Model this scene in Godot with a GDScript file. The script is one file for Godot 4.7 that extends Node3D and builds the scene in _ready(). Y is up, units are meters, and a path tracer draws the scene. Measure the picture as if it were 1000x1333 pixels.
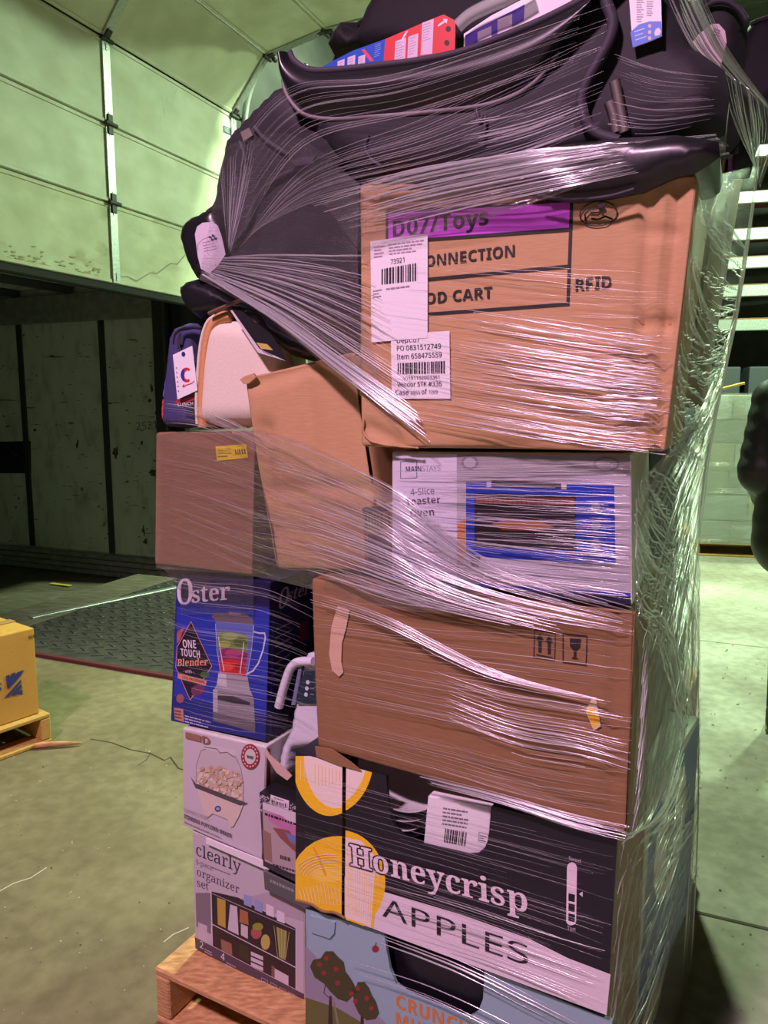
extends Node3D
# A shrink-wrapped mixed pallet on a warehouse dock. Pixels of the 1000 x 1333 photograph give directions only;
# distances come from the floor, the pallet's front plane and the dock wall.

const CAM := Vector3(0, 1.42, 0)
const PITCH := 0.14057
var A := Vector3(0.36, 0, -1.116)              # near right corner of the pallet load
var U := Vector3(0.879, 0, 0.477).normalized() # along the front of the load, towards its near corner
var N := Vector3(-0.477, 0, 0.879).normalized() # out of the front of the load
var P0 := Vector3(-1.19, 0, -6.52)             # far jamb of the dock door
var E1 := Vector3(0.921, 0, 0.389).normalized() # out of the dock wall, into the building
var E2 := Vector3(0.389, 0, -0.921).normalized() # along the dock wall, away
var M := {}
var rng := RandomNumberGenerator.new()
var noise := FastNoiseLite.new()
var taken := {}
var glyph_cache := {}

func ray(px: float, py: float) -> Vector3:
	var a := (px - 500.0) / 1000.0
	var b := -(py - 666.5) / 1000.0
	var c := cos(PITCH)
	var s := sin(PITCH)
	return Vector3(a, b * c - s, -b * s - c)

func on_plane(px: float, py: float, p0: Vector3, n: Vector3) -> Vector3:
	var r := ray(px, py)
	return CAM + r * ((p0 - CAM).dot(n) / r.dot(n))

func on_y(px: float, py: float, y: float) -> Vector3:
	return on_plane(px, py, Vector3(0, y, 0), Vector3.UP)

func front(px: float, py: float, off := 0.0) -> Vector3:
	return on_plane(px, py, A + N * off, N)

func F(u: float, y: float, off: float) -> Vector3:
	return A + U * u + N * off + Vector3(0, y, 0)

func D(t: float, y: float, e: float) -> Vector3:
	return P0 - E2 * t + E1 * e + Vector3(0, y, 0)

func S(r: float, g: float, b: float) -> Color:   # a colour given as 0..255 sRGB
	return Color(r / 255.0, g / 255.0, b / 255.0)

# ---------------------------------------------------------------- mesh collector
class MB:
	var v := PackedVector3Array()
	var n := PackedVector3Array()
	var c := PackedColorArray()
	var uv := PackedVector2Array()
	var col := Color.WHITE
	func _init(color := Color.WHITE):
		col = color.srgb_to_linear()
	func paint(color: Color):
		col = color.srgb_to_linear()
	func vert(p: Vector3, nn: Vector3, q := Vector2.ZERO):
		v.append(p); n.append(nn); c.append(col); uv.append(q)
	func tri_n(a: Vector3, b: Vector3, d: Vector3, na: Vector3, nb: Vector3, nd: Vector3, ua := Vector2.ZERO, ub := Vector2.ZERO, ud := Vector2.ZERO):
		if (b - a).cross(d - a).dot(na + nb + nd) > 0.0:
			vert(a, na, ua); vert(d, nd, ud); vert(b, nb, ub)
		else:
			vert(a, na, ua); vert(b, nb, ub); vert(d, nd, ud)
	func tri(a: Vector3, b: Vector3, d: Vector3, out: Vector3):
		var k := (b - a).cross(d - a)
		if k.length_squared() < 1e-16:
			return
		k = k.normalized()
		if k.dot(out) < 0.0:
			k = -k
		tri_n(a, b, d, k, k, k)
	func quad(a: Vector3, b: Vector3, d: Vector3, e: Vector3, out: Vector3):
		tri(a, b, d, out); tri(a, d, e, out)
	func cbox(p: Vector3, ax: Vector3, ay: Vector3, az: Vector3, bevel := 0.003):
		# chamfered box round p with half edges ax, ay, az
		var ax3 := [ax, ay, az]
		var lens := [ax.length(), ay.length(), az.length()]
		var b := minf(bevel, minf(lens[0], minf(lens[1], lens[2])) * 0.45)
		var cs := {}
		for i in 8:
			var s := [1.0 if i & 1 else -1.0, 1.0 if i & 2 else -1.0, 1.0 if i & 4 else -1.0]
			for k in 3:
				var q := p
				for j in 3:
					var f: float = 1.0 if j == k else 1.0 - b / lens[j]
					q += ax3[j] * (s[j] * f)
				cs[i * 3 + k] = q
		for k in 3:
			var j := (k + 1) % 3
			var l := (k + 2) % 3
			for s in 2:
				var base := (1 << k) if s else 0
				var o: Vector3 = ax3[k] * (1.0 if s else -1.0)
				quad(cs[base * 3 + k], cs[(base | (1 << j)) * 3 + k], cs[(base | (1 << j) | (1 << l)) * 3 + k], cs[(base | (1 << l)) * 3 + k], o)
			for s in 4:     # edges along axis k
				var base := ((1 << j) if s & 1 else 0) | ((1 << l) if s & 2 else 0)
				var o: Vector3 = ax3[j] / lens[j] * (1.0 if s & 1 else -1.0) + ax3[l] / lens[l] * (1.0 if s & 2 else -1.0)
				quad(cs[base * 3 + j], cs[(base | (1 << k)) * 3 + j], cs[(base | (1 << k)) * 3 + l], cs[base * 3 + l], o)
		for i in 8:
			tri(cs[i * 3], cs[i * 3 + 1], cs[i * 3 + 2], cs[i * 3] - p)
	func grid(pts: Array, hint: Vector3, wrap_u := false, wrap_v := false, uvs := Vector2.ONE, outward := true):
		# pts: rows of points; smooth normals, turned away from hint (or towards it)
		var nr := pts.size()
		var nc: int = pts[0].size()
		var nn := []
		for i in nr:
			var row := []
			row.resize(nc); row.fill(Vector3.ZERO)
			nn.append(row)
		var sum := 0.0
		var ri := nr if wrap_v else nr - 1
		var ci := nc if wrap_u else nc - 1
		for i in ri:
			for j in ci:
				var i2 := (i + 1) % nr
				var j2 := (j + 1) % nc
				var a: Vector3 = pts[i][j]
				var b: Vector3 = pts[i][j2]
				var d: Vector3 = pts[i2][j2]
				var e: Vector3 = pts[i2][j]
				var k := (d - a).cross(e - b)
				sum += k.dot((a + b + d + e) / 4.0 - hint)
				nn[i][j] += k; nn[i][j2] += k; nn[i2][j2] += k; nn[i2][j] += k
		var sg := 1.0 if (sum > 0.0) == outward else -1.0
		for i in nr:
			for j in nc:
				var q: Vector3 = nn[i][j]
				nn[i][j] = (q * sg).normalized() if q.length_squared() > 1e-20 else Vector3.UP
		for i in ri:
			for j in ci:
				var i2 := (i + 1) % nr
				var j2 := (j + 1) % nc
				var ua := Vector2(float(j) / nc, float(i) / nr) * uvs
				var ub := Vector2(float(j + 1) / nc, float(i) / nr) * uvs
				var ud := Vector2(float(j + 1) / nc, float(i + 1) / nr) * uvs
				var ue := Vector2(float(j) / nc, float(i + 1) / nr) * uvs
				if (pts[i][j] - pts[i2][j2]).length_squared() > 1e-14:
					tri_n(pts[i][j], pts[i][j2], pts[i2][j2], nn[i][j], nn[i][j2], nn[i2][j2], ua, ub, ud)
					tri_n(pts[i][j], pts[i2][j2], pts[i2][j], nn[i][j], nn[i2][j2], nn[i2][j], ua, ud, ue)
	func tube(p: Array, r, sides := 8, closed := false, flat := 1.0, side_dir := Vector3.ZERO):
		# r: one radius or one per point; flat squashes the section along side_dir
		var rows := []
		var prev := Vector3.ZERO
		var k := p.size()
		for i in k:
			var t: Vector3
			if closed:
				t = p[(i + 1) % k] - p[(i + k - 1) % k]
			else:
				t = p[mini(i + 1, k - 1)] - p[maxi(i - 1, 0)]
			t = t.normalized() if t.length_squared() > 1e-18 else Vector3.RIGHT
			var s := side_dir
			if s == Vector3.ZERO:
				s = prev if prev != Vector3.ZERO else (Vector3.UP if absf(t.y) < 0.9 else Vector3.RIGHT)
			s = (s - t * s.dot(t)).normalized()
			prev = s
			var w := t.cross(s)
			var rr: float = r[i] if r is Array else r
			var row := []
			for j in sides:
				var a := TAU * j / sides
				row.append(p[i] + s * (cos(a) * rr * flat) + w * (sin(a) * rr))
			rows.append(row)
		ring_rows(rows, p, closed)
	func ring_rows(rows: Array, centers: Array, closed: bool):
		var k := rows.size()
		var sides: int = rows[0].size()
		for i in (k if closed else k - 1):
			var i2 := (i + 1) % k
			for j in sides:
				var j2 := (j + 1) % sides
				var a: Vector3 = rows[i][j]
				var b: Vector3 = rows[i][j2]
				var d: Vector3 = rows[i2][j2]
				var e: Vector3 = rows[i2][j]
				var na: Vector3 = (a - centers[i]).normalized()
				var nb: Vector3 = (b - centers[i]).normalized()
				var nd: Vector3 = (d - centers[i2]).normalized()
				var ne: Vector3 = (e - centers[i2]).normalized()
				tri_n(a, b, d, na, nb, nd); tri_n(a, d, e, na, nd, ne)
		if not closed:
			for e in [0, k - 1]:
				var o: Vector3 = centers[0] - centers[1] if e == 0 else centers[k - 1] - centers[k - 2]
				for j in sides:
					tri(centers[e], rows[e][j], rows[e][(j + 1) % sides], o)
	func lathe(o: Vector3, axis: Vector3, prof: Array, sides := 20):
		var s := (Vector3.UP if absf(axis.y) < 0.9 else Vector3.RIGHT)
		s = (s - axis * s.dot(axis)).normalized()
		var w := axis.cross(s)
		var rows := []
		for q in prof:
			var row := []
			for j in sides:
				var a := TAU * j / sides
				row.append(o + axis * q[1] + (s * cos(a) + w * sin(a)) * maxf(q[0], 1e-5))
			rows.append(row)
		var mid: Vector3 = o + axis * ((prof[0][1] + prof[prof.size() - 1][1]) / 2.0)
		grid(rows, mid, true)
	func slab(pts: Array, nrm: Vector3, thick: float):
		# an outline in a plane, given a thickness backwards along nrm
		var o: Vector3 = pts[0]
		var ex: Vector3 = (pts[1] - pts[0]).normalized()
		var ey := nrm.cross(ex)
		var flat := PackedVector2Array()
		var mid := Vector3.ZERO
		for p in pts:
			flat.append(Vector2((p - o).dot(ex), (p - o).dot(ey)))
			mid += p / pts.size()
		var ix := Geometry2D.triangulate_polygon(flat)
		for i in range(0, ix.size(), 3):
			tri(pts[ix[i]], pts[ix[i + 1]], pts[ix[i + 2]], nrm)
			tri(pts[ix[i]] - nrm * thick, pts[ix[i + 1]] - nrm * thick, pts[ix[i + 2]] - nrm * thick, -nrm)
		var cw := Geometry2D.is_polygon_clockwise(flat)
		for i in pts.size():
			var a: Vector3 = pts[i]
			var b: Vector3 = pts[(i + 1) % pts.size()]
			var o2 := (b - a).cross(nrm) * (-1.0 if cw else 1.0)
			quad(a, b, b - nrm * thick, a - nrm * thick, o2)
	func smooth(pts: PackedVector3Array, ix: PackedInt32Array):
		var nn := PackedVector3Array()
		nn.resize(pts.size())
		for i in range(0, ix.size(), 3):
			var k := (pts[ix[i + 1]] - pts[ix[i]]).cross(pts[ix[i + 2]] - pts[ix[i]])
			for j in 3:
				nn[ix[i + j]] += k
		for i in range(0, ix.size(), 3):
			var a := ix[i]
			var b := ix[i + 1]
			var d := ix[i + 2]
			tri_n(pts[a], pts[b], pts[d], nn[a].normalized(), nn[b].normalized(), nn[d].normalized())
	func mesh(shift: Vector3) -> ArrayMesh:
		var w := PackedVector3Array()
		w.resize(v.size())
		for i in v.size():
			w[i] = v[i] - shift
		var arr := []
		arr.resize(Mesh.ARRAY_MAX)
		arr[Mesh.ARRAY_VERTEX] = w
		arr[Mesh.ARRAY_NORMAL] = n
		arr[Mesh.ARRAY_COLOR] = c
		arr[Mesh.ARRAY_TEX_UV] = uv
		var am := ArrayMesh.new()
		am.add_surface_from_arrays(Mesh.PRIMITIVE_TRIANGLES, arr)
		return am

func numbered(called: String) -> String:
	if not taken.has(called):
		taken[called] = 0
		return called
	taken[called] += 1
	return "%s_%03d" % [called, taken[called]]

func meta(o: Node, label: String, category: String, group := ""):
	o.set_meta("label", label)
	o.set_meta("category", category)
	if group:
		o.set_meta("group", group)

func thing(called: String, label: String, category: String, at: Vector3, group := "") -> Node3D:
	var o := Node3D.new()
	o.name = numbered(called)
	add_child(o)
	o.position = at
	meta(o, label, category, group)
	return o

func setting(called: String) -> Node3D:
	var o := Node3D.new()
	o.name = called
	add_child(o)
	o.set_meta("kind", "structure")
	return o

func put(parent: Node3D, called: String, mb: MB, m: Material, label := "") -> MeshInstance3D:
	var o := MeshInstance3D.new()
	o.name = called
	parent.add_child(o, true)
	o.mesh = mb.mesh(parent.global_position)
	o.material_override = m
	if label:
		o.set_meta("label", label)
	return o

func single(called: String, mb: MB, m: Material, label: String, category: String, at: Vector3, group := "") -> MeshInstance3D:
	var o := MeshInstance3D.new()
	o.name = numbered(called)
	add_child(o)
	o.position = at
	o.mesh = mb.mesh(at)
	o.material_override = m
	meta(o, label, category, group)
	return o

# ---------------------------------------------------------------- materials
func mat(color: Color, rough := 0.6, metal := 0.0) -> StandardMaterial3D:
	var m := StandardMaterial3D.new()
	m.albedo_color = color
	m.roughness = rough
	m.metallic = metal
	return m

func noise_tex(freq: float, a: Color, b: Color, sd := 1, mid := -1.0, oct := 4, size := 512, kind := FastNoiseLite.TYPE_SIMPLEX_SMOOTH) -> NoiseTexture2D:
	var f := FastNoiseLite.new()
	f.seed = sd
	f.frequency = freq
	f.noise_type = kind
	f.fractal_octaves = oct
	var g := Gradient.new()
	if mid >= 0.0:
		g.offsets = PackedFloat32Array([0.0, mid, 1.0])
		g.colors = PackedColorArray([a, a.lerp(b, 0.85), b])
	else:
		g.offsets = PackedFloat32Array([0.15, 0.85])
		g.colors = PackedColorArray([a, b])
	var t := NoiseTexture2D.new()
	t.width = size
	t.height = size
	t.seamless = true
	t.noise = f
	t.color_ramp = g
	return t

func textured(tex: Texture2D, scale: Vector3, rough: float, world := false, bump: Texture2D = null, bump_cm := 0.0) -> StandardMaterial3D:
	var m := StandardMaterial3D.new()
	m.albedo_texture = tex
	m.uv1_triplanar = true
	m.uv1_world_triplanar = world
	m.uv1_scale = scale
	m.roughness = rough
	if bump:
		m.heightmap_enabled = true
		m.heightmap_texture = bump
		m.heightmap_scale = bump_cm
	return m

func layered(m: StandardMaterial3D, tex: Texture2D, scale: Vector3, world := false) -> StandardMaterial3D:
	m.detail_enabled = true
	m.detail_albedo = tex
	m.detail_blend_mode = BaseMaterial3D.BLEND_MODE_MUL
	m.detail_uv_layer = BaseMaterial3D.DETAIL_UV_2
	m.uv2_triplanar = true
	m.uv2_world_triplanar = world
	m.uv2_scale = scale
	return m

func make_materials():
	var grain := noise_tex(0.02, Color(0, 0, 0), Color(1, 1, 1), 5, -1.0, 5)
	var blot := noise_tex(0.006, S(196, 190, 182), S(255, 255, 255), 8, -1.0, 4)
	M.concrete = layered(textured(noise_tex(0.02, S(126, 116, 88), S(148, 138, 108), 3, -1.0, 7, 1024), Vector3(0.62, 0.62, 0.62), 0.72, true, noise_tex(0.2, Color(0, 0, 0), Color(1, 1, 1), 6, -1.0, 3, 1024), 0.02), blot, Vector3(0.21, 0.21, 0.21), true)
	M.concrete_pale = layered(textured(noise_tex(0.02, S(150, 148, 138), S(176, 174, 164), 4, -1.0, 7, 1024), Vector3(0.62, 0.62, 0.62), 0.72, true, noise_tex(0.2, Color(0, 0, 0), Color(1, 1, 1), 6, -1.0, 3, 512), 0.02), blot, Vector3(0.31, 0.31, 0.31), true)
	M.card = textured(noise_tex(0.05, S(180, 142, 100), S(196, 157, 113), 11, -1.0, 4), Vector3(1.2, 14.0, 1.2), 0.78)
	M.card_dark = textured(noise_tex(0.05, S(134, 100, 66), S(150, 113, 77), 12, -1.0, 4), Vector3(1.2, 14.0, 1.2), 0.78)
	M.card_red = textured(noise_tex(0.05, S(136, 98, 76), S(150, 110, 87), 13, -1.0, 4), Vector3(1.2, 14.0, 1.2), 0.8)
	M.card_gold = textured(noise_tex(0.05, S(196, 148, 62), S(206, 160, 74), 14, -1.0, 4), Vector3(1.2, 10.0, 1.2), 0.8)
	M.card_pale = textured(noise_tex(0.05, S(206, 206, 198), S(224, 224, 216), 15, -1.0, 4), Vector3(1.2, 9.0, 1.2), 0.7)
	M.wood = textured(noise_tex(0.03, S(172, 128, 80), S(220, 176, 118), 21, -1.0, 5), Vector3(1.5, 16.0, 5.0), 0.8, false, grain, 0.1)
	M.wood_dark = textured(noise_tex(0.03, S(98, 66, 46), S(140, 98, 68), 22, -1.0, 5), Vector3(1.5, 16.0, 5.0), 0.85, false, grain, 0.1)
	M.wood_gold = textured(noise_tex(0.03, S(178, 136, 66), S(206, 166, 92), 23, -1.0, 5), Vector3(2.0, 12.0, 6.0), 0.8)
	M.door = layered(textured(noise_tex(0.012, S(206, 210, 196), S(222, 225, 212), 31, -1.0, 5), Vector3(0.7, 0.7, 0.7), 0.55, true, grain, 0.03), noise_tex(0.008, S(226, 222, 208), S(255, 255, 255), 32, -1.0, 5), Vector3(0.5, 0.8, 0.5), true)
	M.door_dirty = layered(textured(noise_tex(0.012, S(196, 198, 176), S(222, 224, 206), 33, -1.0, 5), Vector3(0.7, 0.7, 0.7), 0.6, true), noise_tex(0.009, S(176, 158, 118), S(255, 255, 250), 34, 0.3, 6), Vector3(0.45, 0.9, 0.45), true)
	M.steel = textured(noise_tex(0.03, S(150, 156, 156), S(190, 195, 194), 41, -1.0, 4), Vector3(3, 3, 3), 0.42)
	M.steel.metallic = 0.6
	M.dark_steel = textured(noise_tex(0.03, S(44, 44, 46), S(70, 70, 70), 42, -1.0, 4), Vector3(3, 3, 3), 0.55)
	M.dark_steel.metallic = 0.3
	M.tread = textured(noise_tex(0.02, S(72, 71, 68), S(92, 90, 86), 43, -1.0, 6), Vector3(0.8, 0.8, 0.8), 0.5, true)
	M.tread.metallic = 0.35
	M.rubber = mat(S(24, 24, 26), 0.8)
	M.black = mat(S(30, 29, 34), 0.42)
	M.trailer_wall = textured(noise_tex(0.015, S(150, 152, 150), S(206, 208, 204), 51, 0.4, 6), Vector3(0.9, 0.35, 0.9), 0.75, true)
	M.trailer_dark = textured(noise_tex(0.02, S(112, 112, 110), S(144, 143, 140), 52, -1.0, 4), Vector3(1, 1, 1), 0.8, true)
	M.trailer_floor = textured(noise_tex(0.02, S(78, 72, 62), S(116, 108, 92), 53, -1.0, 5), Vector3(0.5, 1, 3), 0.8, true)
	M.ceiling = textured(noise_tex(0.01, S(112, 118, 108), S(134, 140, 128), 61, -1.0, 4), Vector3(0.4, 0.4, 0.4), 0.8, true)
	M.wall = textured(noise_tex(0.012, S(52, 53, 52), S(70, 71, 69), 62, -1.0, 5), Vector3(0.4, 0.4, 0.4), 0.85, true)
	M.shell = mat(S(22, 20, 26), 0.36)
	M.shell.clearcoat_enabled = true
	M.shell.clearcoat = 0.25
	M.shell.clearcoat_roughness = 0.25
	M.fabric = textured(noise_tex(0.12, S(20, 18, 24), S(32, 29, 37), 71, -1.0, 3), Vector3(6, 6, 6), 0.72)
	M.fabric.rim_enabled = true
	M.fabric.rim = 0.08
	M.fabric_grey = textured(noise_tex(0.12, S(44, 40, 50), S(60, 55, 68), 72, -1.0, 3), Vector3(6, 6, 6), 0.7)
	M.piping = mat(S(120, 112, 116), 0.55)
	M.white_paper = mat(S(232, 228, 232), 0.6)
	M.print = mat(Color.WHITE, 0.55)
	M.print.vertex_color_use_as_albedo = true
	M.gloss_print = mat(Color.WHITE, 0.38)
	M.gloss_print.vertex_color_use_as_albedo = true
	M.white_plastic = mat(S(216, 216, 226), 0.35)
	M.cream = textured(noise_tex(0.1, S(218, 206, 186), S(228, 218, 200), 81, -1.0, 3), Vector3(3, 3, 3), 0.6)
	M.tan_trim = textured(noise_tex(0.1, S(200, 144, 92), S(214, 160, 108), 82, -1.0, 3), Vector3(3, 3, 3), 0.6)
	M.navy = textured(noise_tex(0.15, S(50, 48, 92), S(70, 66, 118), 83, -1.0, 3), Vector3(5, 5, 5), 0.75)
	M.blue_dye = mat(S(92, 104, 190), 0.75)
	M.red_dye = mat(S(196, 72, 70), 0.75)
	# stretch film: thin, clear and glossy; the pleats are gathered layers of it and a little whiter
	var streak := noise_tex(0.03, Color(0, 0, 0), Color(1, 1, 1), 91, -1.0, 4)
	M.film = clear_film(0.008, 0.16, 0.02)
	M.film.heightmap_enabled = true
	M.film.heightmap_texture = streak
	M.film.heightmap_scale = 0.35
	M.film_side = clear_film(0.05, 0.2, 0.02)
	M.film_side.metallic_specular = 0.2
	M.film_side.heightmap_enabled = true
	M.film_side.heightmap_texture = streak
	M.film_side.heightmap_scale = 0.3
	M.pleat = clear_film(0.035, 0.2, 0.42)
	M.pleat_fine = clear_film(0.03, 0.2, 0.16)
	M.pleat_side = clear_film(0.03, 0.22, 0.2)
	M.pleat_side.metallic_specular = 0.4
	M.film_white = mat(Color(0.86, 0.88, 0.86, 0.42), 0.2)
	M.film_white.transparency = BaseMaterial3D.TRANSPARENCY_ALPHA
	M.film_white.heightmap_enabled = true
	M.film_white.heightmap_texture = streak
	M.film_white.heightmap_scale = 0.8
	M.lens = mat(S(250, 245, 240), 0.4)

func clear_film(alpha: float, rough: float, gloss: float) -> StandardMaterial3D:
	var m := mat(Color(0.93, 0.93, 0.94, alpha), rough, gloss)
	m.transparency = BaseMaterial3D.TRANSPARENCY_ALPHA
	m.metallic_specular = 0.7
	return m

# ---------------------------------------------------------------- shapes
func catmull(p: Array, n: int) -> Array:
	var out := []
	var k := p.size()
	for i in n + 1:
		var x := float(i) / n * (k - 1)
		var j := mini(int(x), k - 2)
		var t := x - j
		var a = p[maxi(j - 1, 0)]
		var b = p[j]
		var c = p[j + 1]
		var d = p[mini(j + 2, k - 1)]
		out.append(0.5 * ((2.0 * b) + (c - a) * t + (2.0 * a - 5.0 * b + 4.0 * c - d) * t * t + (3.0 * b - a - 3.0 * c + d) * t * t * t))
	return out

# a carton given by the four corners of its front (top left, top right, bottom right, bottom left) and its depth
class Carton:
	var q: Array
	var dv: Vector3
	var nrm: Vector3
	var amp: float
	var noise: FastNoiseLite
	var freq := 6.0
	var seedv := Vector3.ZERO
	var creases := []      # [from, to, half width, depth]
	func dent(p: Vector3) -> float:
		if amp == 0.0:
			return 0.0
		var d := 0.0
		for k in creases:
			var q := Geometry3D.get_closest_point_to_segment(p, k[0], k[1])
			var x: float = p.distance_to(q) / k[2]
			if x < 3.0:
				d -= k[3] * exp(-x * x)
		return d + amp * (noise.get_noise_3dv((p + seedv) * freq * 16.0) + 0.4 * noise.get_noise_3dv((p + seedv) * freq * 37.0))
	func at(s: float, t: float, w: float) -> Vector3:
		var top: Vector3 = q[0].lerp(q[1], s)
		var bot: Vector3 = q[3].lerp(q[2], s)
		return top.lerp(bot, t) + dv * w

func carton(c: Carton, r := 0.006, cell := 0.03) -> MB:
	var mb := MB.new()
	var size := [((c.q[1] - c.q[0]).length() + (c.q[2] - c.q[3]).length()) / 2, ((c.q[3] - c.q[0]).length() + (c.q[2] - c.q[1]).length()) / 2, c.dv.length()]
	var mid := c.at(0.5, 0.5, 0.5)
	for axis in 3:
		var j := (axis + 1) % 3
		var l := (axis + 2) % 3
		for side in 2:
			var rows := []
			var la := lines(size[j], r, cell)
			var lb := lines(size[l], r, cell)
			var mids := Vector3.ZERO
			mids[axis] = float(side)
			mids[j] = 0.5
			mids[l] = 0.5
			var out := (c.at(mids[0], mids[1], mids[2]) - mid).normalized()
			if axis == 2 and side == 0:
				out = c.nrm
			for b in lb:
				var row := []
				for a in la:
					var m := Vector3.ZERO   # metric
					m[axis] = side * size[axis]
					m[j] = a
					m[l] = b
					var inner := Vector3(clampf(m.x, r, size[0] - r), clampf(m.y, r, size[1] - r), clampf(m.z, r, size[2] - r))
					var d := m - inner
					var raw := c.at(m.x / size[0], m.y / size[1], m.z / size[2])
					if d.length() > 1e-6:
						m = inner + d.normalized() * r
					var p := c.at(m.x / size[0], m.y / size[1], m.z / size[2])
					p += out * c.dent(raw)
					row.append(p)
				rows.append(row)
			mb.grid(rows, mid)
	return mb

func lines(size: float, r: float, cell: float) -> Array:
	var out := [0.0, r * 0.3, r]
	var k := maxi(2, int((size - 2 * r) / cell))
	for i in range(1, k):
		out.append(r + (size - 2 * r) * i / k)
	out.append_array([size - r, size - r * 0.3, size])
	return out

func new_carton(px: Array, off: float, depth: float, amp := 0.0, sd := 0.0, frame := false, inward := 0.0) -> Carton:
	var c := Carton.new()
	c.q = []
	for p in px:
		c.q.append(F(p[0], p[1], off) if frame else front(p[0], p[1], off))
	c.dv = -N * depth - U * inward
	c.nrm = N
	c.amp = amp
	c.noise = noise
	c.seedv = Vector3(sd, sd * 1.7, sd * 0.6)
	return c

# a pillow-like solid: an outline in a plane, bulging to the front and to the back, round at its rim
func inflate(outline: Array, nrm: Vector3, tf: float, tb: float, rim: float, step := 0.012, wob := 0.0, sd := 0.0) -> MB:
	var mb := MB.new()
	var o: Vector3 = outline[0]
	var ex := Vector3.UP.cross(nrm).normalized()
	var ey := nrm.cross(ex)
	var poly := PackedVector2Array()
	var k := outline.size()
	for i in k:
		var a: Vector3 = outline[i]
		var b: Vector3 = outline[(i + 1) % k]
		var m := maxi(1, int((b - a).length() / step))
		for j in m:
			var p := a.lerp(b, float(j) / m) - o
			poly.append(Vector2(p.dot(ex), p.dot(ey)))
	var nb := poly.size()
	var pts := PackedVector2Array(poly)
	var lo := poly[0]
	var hi := poly[0]
	for p in poly:
		lo = lo.min(p)
		hi = hi.max(p)
	var row := 0
	var y := lo.y + step * 0.5
	while y < hi.y:
		var x := lo.x + step * (0.5 if row % 2 else 0.0)
		while x < hi.x:
			var p := Vector2(x, y)
			if Geometry2D.is_point_in_polygon(p, poly) and edge_distance(p, poly) > step * 0.5:
				pts.append(p)
			x += step
		y += step * 0.87
		row += 1
	var ix := Geometry2D.triangulate_delaunay(pts)
	var h := PackedFloat32Array()
	for i in pts.size():
		if i < nb:
			h.append(0.0)
		else:
			var d := minf(edge_distance(pts[i], poly) / rim, 1.0)
			h.append(sqrt(1.0 - (1.0 - d) * (1.0 - d)))
	for side in [1.0, -1.0]:
		var w := PackedVector3Array()
		for i in pts.size():
			var p := o + ex * pts[i].x + ey * pts[i].y
			var z: float = (tf if side > 0 else tb) * h[i]
			if wob > 0.0:
				z += wob * h[i] * noise.get_noise_3d(p.x * 90 + sd, p.y * 90, p.z * 90)
			w.append(p + nrm * z * side)
		var keep := PackedInt32Array()
		for i in range(0, ix.size(), 3):
			var a := pts[ix[i]]
			var b := pts[ix[i + 1]]
			var c := pts[ix[i + 2]]
			if absf((b - a).cross(c - a)) < 1e-9 or not Geometry2D.is_point_in_polygon((a + b + c) / 3.0, poly):
				continue
			var up := (b - a).cross(c - a) > 0.0
			if up == (side > 0):
				keep.append_array(PackedInt32Array([ix[i], ix[i + 1], ix[i + 2]]))
			else:
				keep.append_array(PackedInt32Array([ix[i], ix[i + 2], ix[i + 1]]))
		mb.smooth(w, keep)
	return mb

func edge_distance(p: Vector2, poly: PackedVector2Array) -> float:
	var best := 1e9
	for i in poly.size():
		var q := Geometry2D.get_closest_point_to_segment(p, poly[i], poly[(i + 1) % poly.size()])
		best = minf(best, p.distance_squared_to(q))
	return sqrt(best)

func pxs(list: Array, off := 0.0) -> Array:
	var out := []
	for p in list:
		out.append(front(p[0], p[1], off))
	return out

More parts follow.
